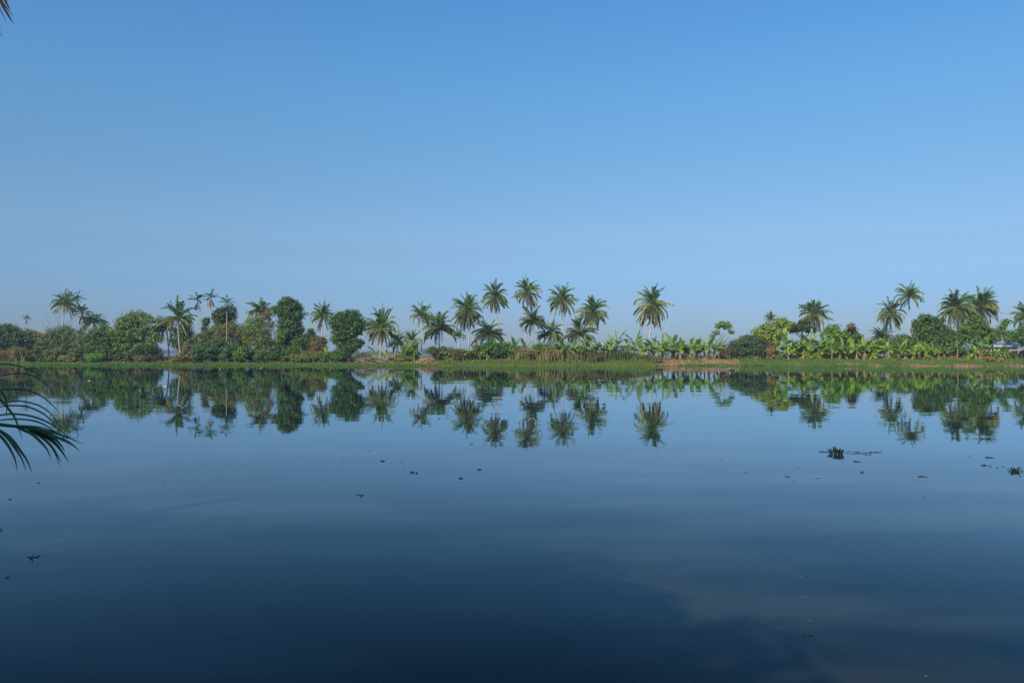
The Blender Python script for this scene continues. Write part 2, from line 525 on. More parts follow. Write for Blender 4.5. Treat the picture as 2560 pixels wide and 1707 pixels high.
# ------------------------------------------------------------------ palms
def frond_mesh(name, e0, bend, seed, nl=38, ll=0.20, lw=0.024, hang=0.5, mat=None, splay=0.8, rach=0.011, start=0.14, pw=1.2):
    rng = np.random.default_rng(seed)
    n = 15
    s = np.linspace(0, 1, n)
    ang = np.radians(e0 - bend * s ** pw)
    ds = np.diff(s)
    pts = np.zeros((n, 3))
    side_w = rng.normal(0, 0.04)
    for i in range(1, n):
        pts[i, 0] = pts[i - 1, 0] + math.cos(ang[i]) * ds[i - 1]
        pts[i, 2] = pts[i - 1, 2] + math.sin(ang[i]) * ds[i - 1]
        pts[i, 1] = side_w * s[i] ** 2
    mb = MB()
    tube(mb, pts, np.linspace(rach * 1.5, rach * 0.3, n), 3)
    for sd in (-1, 1):
        for k in range(nl):
            u = start + (1 - start) * (k + rng.random() * 0.6) / nl
            if rng.random() < 0.05:
                continue
            u = min(u, 0.995)
            P = np.array([np.interp(u, s, pts[:, j]) for j in range(3)])
            a = np.interp(u, s, ang)
            T = np.array([math.cos(a), 0, math.sin(a)])
            L = ll * (math.sin(math.pi * (0.16 + 0.80 * (u - start) / (1 - start))) ** 0.7) * rng.uniform(0.85, 1.1)
            Nn = np.array([-T[2], 0, T[0]])
            dirn = np.array([0, sd * splay, 0]) + T * (0.45 + 0.5 * u) + Nn * 0.12 * (1 - hang) + np.array([0, 0, -hang * 0.5]) + rng.normal(0, 0.07, 3)
            dirn /= np.linalg.norm(dirn)
            d2 = dirn + np.array([0, 0, -hang * 1.5]); d2 /= np.linalg.norm(d2)
            m1 = P + dirn * L * 0.5
            e = m1 + d2 * L * 0.5
            wv = np.cross(dirn, np.array([0, sd * 1.0, 0.35])); wv /= np.linalg.norm(wv) + 1e-9
            w = lw * rng.uniform(0.8, 1.2)
            mb.add([P - wv * w * 0.4, P + wv * w * 0.4, m1 + wv * w * 0.55, m1 - wv * w * 0.55, e], [(0, 1, 2, 3)])
            mb.add([m1 - wv * w * 0.55, m1 + wv * w * 0.55, e], [(0, 1, 2)])
    return mb.mesh(name, mat or M_FROND)


FR = {}
for cls, (e0, bend, hang, splay, pw) in {
        'spear': (86, 18, 0.1, 0.35, 1.5), 'erect': (74, 68, 0.35, 0.6, 1.9), 'up': (60, 100, 0.6, 0.75, 1.7), 'mid': (42, 108, 0.8, 0.85, 1.4),
        'flat': (20, 92, 0.9, 0.85, 1.25), 'low': (-8, 66, 0.9, 0.8, 1.1), 'drop': (-40, 44, 0.7, 0.55, 1.0), 'dead': (-62, 26, 0.3, 0.3, 1.0)}.items():
    FR[cls] = [frond_mesh("frond_" + cls, e0 + dv, bend * bf, sdd, hang=hang, splay=splay, pw=pw) for sdd, dv, bf in ((1, 0, 1), (2, 6, 0.75), (3, -6, 1.25))]
ARECA = {c: [frond_mesh("areca_" + c, e0, b, s_, nl=20, ll=0.30, lw=0.04, hang=h, splay=0.7, rach=0.016, start=0.22, pw=1.3) for s_ in (5, 6)]
         for c, (e0, b, h) in {'spear': (84, 20, 0.1), 'up': (60, 60, 0.3), 'mid': (34, 60, 0.45), 'flat': (4, 45, 0.6), 'down': (-62, 30, 0.5)}.items()}

G_TALL = "coconut palms along the far bank"
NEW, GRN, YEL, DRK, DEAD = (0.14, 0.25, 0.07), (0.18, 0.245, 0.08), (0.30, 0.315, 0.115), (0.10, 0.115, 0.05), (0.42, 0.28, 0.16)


def jit(c, rng, a=0.15):
    return tuple(float(max(0.01, v * f)) for v, f in zip(c, 1 + rng.normal(0, a, 3) * 0.5 + rng.normal(0, a)))


def coco_bunch(seed):
    rng = np.random.default_rng(seed)
    mb = MB()
    for k in range(11):
        a = rng.uniform(0, 6.28); r = rng.uniform(0.18, 0.5)
        c = np.array([math.cos(a) * r, math.sin(a) * r, rng.uniform(-0.75, -0.15)])
        R = rng.uniform(0.11, 0.16)
        ico = np.array([(0, 0, 1.2), (1, 0, 0.3), (0.3, 0.95, 0.3), (-0.8, 0.6, 0.3), (-0.8, -0.6, 0.3), (0.3, -0.95, 0.3),
                        (0.8, 0.6, -0.5), (-0.3, 0.95, -0.5), (-1, 0, -0.5), (-0.3, -0.95, -0.5), (0.8, -0.6, -0.5), (0, 0, -1.2)]) * R + c
        fs = [(0, 1, 2), (0, 2, 3), (0, 3, 4), (0, 4, 5), (0, 5, 1), (1, 6, 2), (2, 7, 3), (3, 8, 4), (4, 9, 5), (5, 10, 1), (6, 7, 2), (7, 8, 3), (8, 9, 4),
              (9, 10, 5), (10, 6, 1), (11, 7, 6), (11, 8, 7), (11, 9, 8), (11, 10, 9), (11, 6, 10)]
        mb.add(ico, fs)
    for k in range(6):
        a = rng.uniform(0, 6.28)
        tube(mb, bez((0, 0, -0.1), (0.3 * math.cos(a), 0.3 * math.sin(a), 0.25), (0.55 * math.cos(a), 0.55 * math.sin(a), -0.3), 4), 0.03, 3)
    return mb.mesh("coconut_bunch", solid_mat("coconut_husk" if seed == 1 else "coconut_husk_young", (0.25, 0.16, 0.05), (0.42, 0.30, 0.10), 3), True)


COCO = [coco_bunch(1), coco_bunch(2)]

# style -> list of (class, count, colour)
STYLES = {
    'tall': [('spear', 1, GRN), ('erect', 5, NEW), ('up', 5, GRN), ('mid', 5, GRN), ('flat', 5, YEL), ('low', 5, GRN), ('drop', 4, YEL), ('dead', 2, DEAD)],
    'droop': [('spear', 1, GRN), ('erect', 5, NEW), ('up', 5, GRN), ('mid', 4, GRN), ('flat', 5, YEL), ('low', 7, GRN), ('drop', 7, YEL), ('dead', 3, DEAD)],
    'open': [('spear', 1, GRN), ('erect', 5, NEW), ('up', 4, GRN), ('mid', 5, GRN), ('flat', 6, YEL), ('low', 4, YEL), ('drop', 1, DEAD)],
    'yel': [('spear', 1, YEL), ('erect', 5, NEW), ('up', 4, NEW), ('mid', 5, GRN), ('flat', 7, YEL), ('low', 6, YEL), ('drop', 2, DEAD)],
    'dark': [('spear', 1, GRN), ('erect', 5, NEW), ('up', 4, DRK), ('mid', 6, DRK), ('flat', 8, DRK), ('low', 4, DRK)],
    'small': [('spear', 2, GRN), ('erect', 6, NEW), ('up', 5, GRN), ('mid', 4, GRN), ('flat', 2, YEL)],
}
TRV = [(0.9, 0.85, 0.79), (1.15, 1.1, 1.04)]


def palm(label, cpx, cpy, R, bpx, off, style, seed, up=1.0, trunk_r=0.14, bark=1, lean_y=0.0, group=G_TALL, bend=0.0, coco=True):
    rng = np.random.default_rng(seed * 7 + 3)
    org, D = base(bpx, off)
    top = W(cpx, cpy, D + lean_y) - org
    t = thing("coconut_palm", label, "palm tree", org, group)
    H = top[2]
    mid = np.array([top[0] * 0.35 + bend, top[1] * 0.4, H * 0.55])
    p = bez((0, 0, -0.3), mid, top, 14)
    trunk_r *= 1.08
    r = np.interp(np.linspace(0, 1, 14), [0, 0.05, 0.12, 0.8, 1], [trunk_r * 2.0, trunk_r * 1.35, trunk_r * 1.05, trunk_r * 0.8, trunk_r * 1.0])
    obj("trunk", tube(MB(), p, r, 8).mesh("trunk", M_PALMBARK, True), t, color=TRV[bark])
    L = R / F * D * 1.12 * rng.uniform(0.95, 1.06)
    fn = 1.8 * rng.uniform(0.85, 1.12)
    tilt = rng.normal(0, 0.10, 2)
    az = rng.uniform(0, 6.28)
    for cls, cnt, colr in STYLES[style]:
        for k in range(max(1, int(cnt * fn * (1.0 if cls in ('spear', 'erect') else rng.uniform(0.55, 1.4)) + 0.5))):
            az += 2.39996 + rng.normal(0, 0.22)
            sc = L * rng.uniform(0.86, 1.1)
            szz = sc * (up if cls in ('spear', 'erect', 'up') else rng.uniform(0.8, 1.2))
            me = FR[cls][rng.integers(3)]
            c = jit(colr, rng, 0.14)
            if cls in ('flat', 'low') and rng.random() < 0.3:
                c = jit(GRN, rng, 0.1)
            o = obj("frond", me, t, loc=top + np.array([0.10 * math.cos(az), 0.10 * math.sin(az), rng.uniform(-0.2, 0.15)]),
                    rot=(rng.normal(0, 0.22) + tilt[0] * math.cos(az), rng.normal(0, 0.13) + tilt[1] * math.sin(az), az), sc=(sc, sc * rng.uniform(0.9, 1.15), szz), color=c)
    if coco:
        obj("coconut_bunch", COCO[seed % 2], t, loc=top, rot=(0, 0, az), sc=L / 4.2 * 0.9)
    return t


PALMS = [
    ("slender leaning coconut palm with dark ragged fronds above the leafless grey tree", 162, 760, 33, 149, 34, 'open', 1, dict(up=1.0, trunk_r=0.13)),
    ("squat flat-fronded coconut palm just peeping over the dome-shaped tree's shoulder", 233, 806, 36, 232, 40, 'open', 2, dict(up=0.7, coco=False)),
    ("coconut palm with drooping yellowed fronds and a trunk rising beside the small white shed", 445, 795, 46, 454, 14, 'yel', 3, dict(up=1.05, bark=0, bend=-0.6)),
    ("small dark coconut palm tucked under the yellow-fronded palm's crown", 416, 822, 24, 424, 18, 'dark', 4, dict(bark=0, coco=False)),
    ("coconut palm top sticking out of a vine-covered tree with rusty dead fronds at its side", 652, 781, 40, 655, 24, 'open', 5, dict(up=0.9)),
    ("coconut palm standing between the two tall rounded dark trees", 805, 790, 32, 803, 34, 'tall', 6, dict(up=1.05)),
    ("coconut palm with low swept fronds above the heap of bare pale branches", 952, 825, 43, 951, 12, 'yel', 7, dict(up=1.5, trunk_r=0.16, bark=1)),
    ("low hazy young coconut palm next to the palm above the bare branches", 994, 860, 28, 995, 28, 'dark', 8, dict(up=1.3, coco=False)),
    ("young coconut palm sprouting from the light green mound of creepers", 1030, 850, 24, 1030, 12, 'small', 9, dict(up=1.0, coco=False)),
    ("thin-trunked coconut palm beside the reddish brown debris heap", 1055, 790, 34, 1053, 14, 'open', 10, dict(up=1.05, trunk_r=0.12)),
    ("broad dark coconut palm with short trunk, second palm after the debris heap's thin one", 1099, 823, 46, 1097, 22, 'dark', 11, dict(up=1.0, coco=False)),
    ("small yellow-green coconut palm low in front, under the large palm with gold hanging fronds", 1147, 842, 20, 1146, 16, 'small', 12, dict(coco=False)),
    ("large full coconut palm with gold-tinged hanging fronds and straight pale trunk", 1169, 778, 43, 1174, 30, 'droop', 13, dict(up=1.05)),
    ("coconut palm with a shaggy drooping skirt of fronds on a tall white leaning trunk", 1237, 742, 36, 1246, 38, 'droop', 14, dict(up=1.05, trunk_r=0.16)),
    ("low dark coconut palm at the foot of the shaggy white-trunked palm", 1221, 836, 42, 1222, 30, 'dark', 15, dict(up=0.9, coco=False)),
    ("tallest coconut palm of the far bank, narrow crown on a curved white trunk", 1318, 731, 37, 1307, 38, 'droop', 16, dict(up=1.0, bend=0.9)),
    ("dark coconut palm of middle height standing right in front of the tallest palm's trunk", 1332, 806, 35, 1331, 24, 'dark', 17, dict(up=1.2)),
    ("low dark spreading coconut palm between the tallest palm and the yellow-tipped one", 1377, 838, 36, 1377, 30, 'dark', 18, dict(up=1.1, coco=False)),
    ("tall coconut palm with one bright yellow raised frond and a pinkish dead one hanging", 1406, 750, 40, 1407, 34, 'droop', 19, dict(up=1.05)),
    ("dense mushroom-shaped coconut palm with heavy overlapping brown-tinged fronds", 1483, 779, 41, 1478, 32, 'droop', 20, dict(up=1.0)),
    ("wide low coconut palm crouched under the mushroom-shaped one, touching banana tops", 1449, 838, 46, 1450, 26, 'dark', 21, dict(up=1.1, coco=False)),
    ("solitary big coconut palm with a curved pale trunk, open sky on both sides", 1630, 763, 49, 1612, 20, 'droop', 22, dict(up=1.05, bend=1.0, trunk_r=0.16)),
    ("coconut palm rising behind the flat-topped yellow-green tree", 2036, 786, 42, 2036, 44, 'droop', 23, dict(up=0.95)),
    ("coconut palm top barely showing above the yellow-green tree's left shoulder", 1926, 800, 22, 1927, 52, 'small', 24, dict(coco=False)),
    ("bushy coconut palm with a dry orange frond, standing before the tall thin-trunked palm", 2227, 784, 38, 2228, 30, 'droop', 25, dict(up=1.0)),
    ("arching low coconut palm at the foot of the bushy palm with the orange frond", 2206, 845, 32, 2208, 22, 'dark', 26, dict(up=1.0, coco=False)),
    ("tall thin coconut palm with small crown and pink dead frond above the green tree", 2274, 741, 35, 2281, 30, 'open', 27, dict(up=1.0, trunk_r=0.13, bend=-0.7)),
    ("coconut palm with pale trunk, first of the big pair above the large green trees", 2393, 769, 48, 2395, 26, 'droop', 28, dict(up=1.0)),
    ("coconut palm with a hidden trunk, second of the big pair above the large green trees", 2452, 768, 47, 2450, 32, 'droop', 29, dict(up=1.0)),
    ("coconut palm cut off by the picture's right edge, only half its crown showing", 2566, 795, 36, 2570, 24, 'open', 30, dict(up=1.1)),
]
for lab, cpx, cpy, R, bpx, off, st, sd, kw in PALMS:
    palm(lab, cpx, cpy, R, bpx, off, st, sd, **kw)


def areca(label, cpx, cpy, R, bpx, off, seed, hang=2, fruit=None, dense=1.0):
    rng = np.random.default_rng(seed)
    org, D = base(bpx, off)
    top = W(cpx, cpy, D) - org
    t = thing("areca_palm", label, "palm tree", org, "slim areca palms on the far bank")
    p = bez((0, 0, -0.3), (top[0] * 0.4, 0, top[2] * 0.5), top, 8)
    obj("trunk", tube(MB(), p, np.linspace(0.10, 0.07, 8), 6).mesh("trunk", M_PALMBARK, True), t, color=(1.1, 1.05, 0.98))
    q = np.array([top + np.array([0, 0, -1.0]), top + np.array([0, 0, -0.3]), top + np.array([0, 0, 0.25])])
    obj("crownshaft", tube(MB(), q, [0.09, 0.14, 0.05], 6).mesh("crownshaft", M_BANANA, True), t, color=(0.12, 0.19, 0.05))
    L = R / F * D * 1.35
    az = rng.uniform(0, 6)
    for cls, cnt in (('spear', 1), ('up', int(4 * dense)), ('mid', int(4 * dense)), ('flat', int(2 * dense)), ('down', hang)):
        for k in range(cnt):
            az += 2.39996 + rng.normal(0, 0.2)
            s = L * rng.uniform(0.85, 1.1)
            obj("frond", ARECA[cls][rng.integers(2)], t, loc=top + np.array([0, 0, 0.1 if cls != 'down' else -0.2]), rot=(rng.normal(0, 0.1), 0, az), sc=s,
                color=jit((0.07, 0.15, 0.035) if cls != 'down' else (0.11, 0.13, 0.04), rng))
    if fruit:
        mb = MB()
        c = W(fruit[0], fruit[1], D - 0.4) - org
        for k in range(26):
            a, z = rng.uniform(0, 6.28), rng.uniform(-0.8, 0.8)
            r = 0.34 * math.sqrt(max(0.05, 1 - z * z))
            s0 = c + np.array([0.2 * math.cos(a), 0.2 * math.sin(a), 0.85])
            e = c + np.array([r * math.cos(a), r * math.sin(a), z * 0.85])
            tube(mb, bez(s0, (s0 + e) / 2 + np.array([0.15 * math.cos(a), 0.15 * math.sin(a), 0]), e, 4), [0.03, 0.05, 0.07, 0.04], 4)
        f = obj("fruit_bunch", mb.mesh("fruit_bunch", solid_mat("areca_fruit", (0.55, 0.22, 0.03), (0.75, 0.36, 0.05), 4), True), t)
        f['label'] = "bright orange hanging fruit bunch"


areca("tiny faraway areca palm poking above the dark trees at the far end of the bank", 66, 797, 9, 66, 60, 41)
areca("areca palm whose crown touches the leaning dark-fronded coconut palm", 192, 750, 17, 186, 34, 42, hang=3)
areca("bushy areca palm just beside the leafless grey tree", 205, 783, 20, 206, 26, 43, hang=5, dense=1.6)
areca("areca palm without fruit, first of the slim three beside the yellow palm", 493, 752, 18, 494, 28, 44, hang=4)
areca("areca palm with a bright orange fruit bunch, the tallest of the slim three", 527, 745, 17, 525, 26, 45, hang=4, fruit=(521, 764))
areca("areca palm against a dark tree crown, third of the slim three", 567, 758, 17, 566, 18, 46, hang=5)

# ------------------------------------------------------------------ trees
G_TREE = "broadleaf trees on the far bank"
DG, MG, LG, GG, YG, BR = (0.042, 0.085, 0.026), (0.065, 0.125, 0.03), (0.10, 0.18, 0.035), (0.07, 0.105, 0.055), (0.15, 0.215, 0.028), (0.17, 0.13, 0.07)
BT = lambda *a, **k: broadleaf("broadleaf_tree", *a, group=G_TREE, **k)

BT("dark wooded tree at the far end of the bank behind brown dry reeds", 20, 26, [(-15, 830, 26, 24), (22, 832, 30, 26), (50, 848, 30, 26), (0, 860, 40, 28)], DG, 101)
BT("pale olive tree with feathery top beyond the dark one at the bank's far end", 84, 34, [(80, 834, 18, 17), (97, 850, 18, 22), (78, 858, 22, 22)], (0.13, 0.14, 0.07), 102)
BT("mixed brown-green scrubby tree beneath the leaning coconut palm", 155, 20, [(126, 846, 26, 26), (163, 834, 28, 26), (192, 850, 28, 28), (150, 866, 40, 26), (110, 866, 24, 24)], (0.075, 0.11, 0.045), 103, leaf=0.36, per=20)
BT("green shrubby tree between the scrubby one and the dome-shaped tree", 240, 18, [(232, 842, 22, 22), (258, 836, 20, 26), (245, 866, 34, 28)], MG, 104)
BT("broad dome-shaped tree with an airy sunlit crown and dark hollow underneath", 340, 14,
   [(350, 795, 34, 22), (318, 806, 32, 24), (385, 812, 26, 24), (295, 828, 26, 26), (340, 835, 38, 26), (392, 842, 18, 24), (312, 862, 30, 26), (365, 868, 34, 26)],
   (0.085, 0.15, 0.03), 105, gap=0.22, trunk=(0.35, (0.7, 0.65, 0.6)), clump=0.95)
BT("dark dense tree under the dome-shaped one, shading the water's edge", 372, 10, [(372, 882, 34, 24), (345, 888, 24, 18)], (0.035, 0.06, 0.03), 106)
BT("low leafy tree filling the gap left of the dome-shaped tree", 285, 24, [(278, 842, 20, 18), (298, 850, 20, 20), (262, 852, 18, 20), (285, 870, 28, 22)], MG, 141)
BT("grey-green tree with loose crown right behind the second slim areca palm", 512, 26, [(500, 846, 20, 16), (524, 838, 18, 18), (512, 862, 28, 20)], (0.08, 0.115, 0.05), 142, gap=0.18)
BT("brown-green twiggy tree joining the vine-draped tree on its left", 606, 24, [(598, 836, 20, 18), (618, 846, 20, 20), (604, 862, 28, 20)], (0.11, 0.12, 0.05), 143, gap=0.2, leaf=0.34)
BT("low dark tree in the gap between vine-draped and tallest rounded tree", 690, 26, [(686, 862, 18, 16), (700, 870, 16, 16)], DG, 144)
BT("low tree closing the gap below the palm between the rounded trees", 790, 24, [(778, 856, 22, 16), (802, 852, 18, 16), (792, 870, 26, 18)], (0.08, 0.12, 0.04), 145, gap=0.16)
BT("dark tree filling the space behind the yellow-fronded palm's trunk", 468, 30, [(462, 826, 22, 22), (445, 848, 22, 26), (470, 858, 30, 28)], DG, 107)
BT("small round grey-green treetop between the first two slim areca palms", 512, 34, [(514, 803, 11, 11), (510, 822, 8, 12), (520, 845, 16, 24)], GG, 108, leaf=0.34, clump=0.6)
BT("dark green tree crown behind the third slim areca palm", 560, 32, [(552, 790, 26, 20), (572, 782, 22, 22), (560, 812, 34, 20), (548, 765 + 18, 14, 14)], DG, 109)
BT("olive brown spreading tree right of the slim areca palms, twiggy crown", 575, 20, [(540, 832, 26, 24), (578, 824, 30, 24), (608, 832, 26, 24), (560, 856, 40, 24)], (0.10, 0.125, 0.045), 110, leaf=0.34, gap=0.2)
BT("vine-draped tree swallowing a coconut palm, reddish dead fronds hanging on one side", 645, 18,
   [(640, 806, 26, 20), (655, 822, 30, 22), (622, 828, 22, 24), (640, 852, 34, 24), (665, 850, 20, 26)], (0.095, 0.15, 0.035), 111, leaf=0.32, gap=0.16,
   extra=[("dead_fronds", [(672, 784, 15, 11, -2), (679, 812, 10, 14, -2), (662, 795, 12, 10, -3)], (0.22, 0.12, 0.075), "rusty brown dead hanging foliage")])
BT("tallest dark rounded tree, column-shaped with a heavy domed top", 720, 16,
   [(720, 762, 38, 22), (712, 778, 34, 22), (738, 784, 27, 26), (722, 808, 33, 26), (716, 834, 28, 26), (735, 828, 28, 26), (715, 856, 28, 22), (742, 850, 18, 20)],
   (0.045, 0.095, 0.03), 112, trunk=(0.35, (0.6, 0.55, 0.5)), gap=0.06, clump=0.8,
   extra=[("vine", [(706, 836, 18, 14, -3), (702, 848, 13, 16, -3)], (0.11, 0.20, 0.035), "lighter green climbing vine")])
BT("small dark treetop beside the palm that stands between the two rounded trees", 776, 30, [(776, 830, 13, 11), (768, 842, 14, 14), (785, 845, 12, 12)], DG, 113)
BT("rounded dark tree with a globe-shaped crown and black trunk at the water's edge", 866, 10,
   [(868, 792, 40, 22), (850, 806, 34, 24), (888, 812, 31, 28), (866, 828, 42, 26), (852, 850, 30, 22), (884, 858, 30, 20), (868, 872, 28, 16)],
   (0.045, 0.10, 0.027), 114, trunk=(0.42, (0.35, 0.32, 0.3)), trunk_px=874, gap=0.08, clump=0.8)
BT("light green creeper mound covering a young palm beside the bare branches", 1022, 9, [(1020, 872, 24, 16), (1035, 866, 14, 20), (1010, 890, 22, 14), (1034, 890, 16, 14)], (0.12, 0.20, 0.035), 115)
BT("small airy tree with flat layered leaf clusters on a thin pale stem", 1809, 22,
   [(1807, 811, 23, 10), (1818, 818, 15, 9), (1796, 818, 12, 7), (1791, 831, 15, 7), (1781, 840, 9, 5), (1829, 829, 12, 6)], (0.10, 0.20, 0.055), 116, trunk=(0.12, (1.6, 1.6, 1.5)),
   leaf=0.30, clump=0.5, gap=0.3, rough=0.4)
BT("wide flat-topped yellow-green tree with bright feathery sprays", 1945, 26,
   [(1950, 806, 30, 14), (1922, 820, 30, 16), (1968, 814, 26, 16), (1895, 832, 24, 13), (1940, 836, 36, 18), (1915, 850, 34, 18)], YG, 117, gap=0.12, clump=0.8, up=0.9)
BT("dark brownish umbrella-shaped tree joined to the yellow-green tree's far side", 2005, 30,
   [(2000, 818, 34, 11), (2028, 824, 26, 10), (1985, 824, 24, 10), (2010, 806, 22, 8)], (0.045, 0.07, 0.028), 118, gap=0.12, clump=0.8, up=0.9, trunk=(0.3, (0.6, 0.55, 0.5)))
BT("fresh green tree of middle height beyond the banana row, left of the russet-topped one", 2085, 24,
   [(2082, 824, 22, 16), (2070, 838, 22, 18), (2098, 842, 24, 20), (2080, 858, 32, 16)], (0.10, 0.185, 0.03), 119)
BT("dark green tree with a russet tinge on its rounded top", 2128, 26,
   [(2128, 826, 20, 13), (2138, 842, 22, 18), (2115, 848, 22, 20), (2146, 858, 16, 18)], (0.06, 0.105, 0.028), 120,
   extra=[("russet_leaves", [(2126, 815, 15, 5, -1)], (0.2, 0.13, 0.05), "russet young leaves on top")])
BT("olive tree below the palm with the orange frond", 2205, 16, [(2190, 868, 26, 16), (2222, 862, 24, 18), (2250, 858, 22, 20)], (0.085, 0.13, 0.04), 121)
BT("large deep green tree with dense lumpy crown beside the tall thin palm", 2325, 18,
   [(2318, 798, 26, 18), (2298, 812, 20, 18), (2342, 806, 24, 18), (2310, 826, 32, 22), (2352, 826, 24, 22), (2325, 850, 36, 22), (2362, 850, 26, 22), (2290, 856, 26, 22)],
   (0.06, 0.115, 0.026), 122, trunk=(0.35, (0.7, 0.65, 0.6)), gap=0.05)
BT("bright green tree mass with yellow tips under the big pair of palms", 2440, 20,
   [(2438, 806, 26, 20), (2415, 826, 26, 22), (2455, 824, 26, 22), (2400, 846, 26, 20), (2435, 846, 30, 18), (2472, 838, 18, 20)], (0.075, 0.14, 0.028), 123, gap=0.08)
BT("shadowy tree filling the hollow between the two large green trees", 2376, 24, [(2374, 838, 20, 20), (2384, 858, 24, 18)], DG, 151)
BT("olive-yellow leafy tree between the bright green mass and the pink house", 2482, 24, [(2480, 836, 18, 16), (2470, 852, 18, 14), (2492, 846, 14, 10)], (0.10, 0.135, 0.03), 152)
BT("green tree low behind the gap after the russet-topped tree", 2178, 26, [(2172, 866, 22, 14), (2190, 860, 16, 14)], MG, 153)
BT("leafy tree hiding the tall thin palm's foot", 2262, 20, [(2258, 846, 20, 16), (2274, 856, 18, 16), (2250, 862, 20, 14)], (0.075, 0.13, 0.035), 154)
BT("small bright green tree above the pink house", 2515, 30, [(2514, 806, 14, 11), (2505, 818, 12, 10), (2496, 832, 14, 14), (2522, 838, 22, 14)], (0.07, 0.16, 0.03), 124)
BT("spreading green tree at the near end of the bank with pale bare trunks below", 2548, 14, [(2550, 836, 22, 18), (2572, 830, 26, 24), (2530, 850, 22, 8), (2565, 856, 26, 18)], (0.055, 0.12, 0.03), 125, trunk_px=2541,
   trunk=(0.16, (2.3, 2.2, 2.0)))
BT("hazy rounded tree far behind, in the gap above the debris heap", 1080, 150, [(1080, 872, 12, 8), (1070, 877, 10, 6), (1092, 877, 10, 7)], DG, 126, leaf=0.6, clump=1.3)

# leafless tree
def bare_tree(name, label, bpx, off, toppx, seed, cat, group=None, spread=1.0, col=(0.7, 0.68, 0.68), r0=0.12):
    rng = np.random.default_rng(seed)
    org, D = base(bpx, off)
    t = thing(name, label, cat, org, group)
    top = W(toppx[0], toppx[1], D) - org
    H = top[2]
    p = bez((0, 0, -0.2), (top[0] * 0.3, 0, H * 0.25), (top[0] * 0.5, 0, H * 0.5), 5)
    obj("trunk", tube(MB(), p, np.linspace(r0, r0 * 0.7, 5), 6).mesh("trunk", M_TWIG, True), t, color=col)
    for k in range(9):
        mb = MB()
        a = k * 2.4 + rng.uniform(-.3, .3)
        s = p[2 + k % 3]
        e = s + np.array([math.cos(a) * spread * H * 0.30, math.sin(a) * spread * H * 0.2, H * rng.uniform(0.25, 0.5)])
        q = bez(s, (s + e) / 2 + np.array([math.cos(a) * 0.4, 0, -0.2]), e, 6)
        tube(mb, q, np.linspace(r0 * 0.5, 0.03, 6), 4)
        for j in range(16):
            b = q[rng.integers(1, 6)]
            d_ = rng.normal(size=3); d_[2] = abs(d_[2]); d_ /= np.linalg.norm(d_)
            l = rng.uniform(0.5, 1.5)
            tube(mb, bez(b, b + d_ * l * 0.5 + rng.normal(0, 0.1, 3), b + d_ * l, 3), [0.03, 0.022, 0.012], 3)
        obj("limb", mb.mesh("limb", M_TWIG), t, color=col)
    return t


bare_tree("bare_tree", "leafless greyish tree with fine bare twigs behind the leaning coconut palm", 152, 30, (150, 768), 131, "tree", spread=1.15)
bare_tree("bare_tree", "dry leafless sapling beside the tallest dark rounded tree", 690, 24, (688, 822), 132, "tree", spread=0.9, col=(0.5, 0.47, 0.45), r0=0.08)

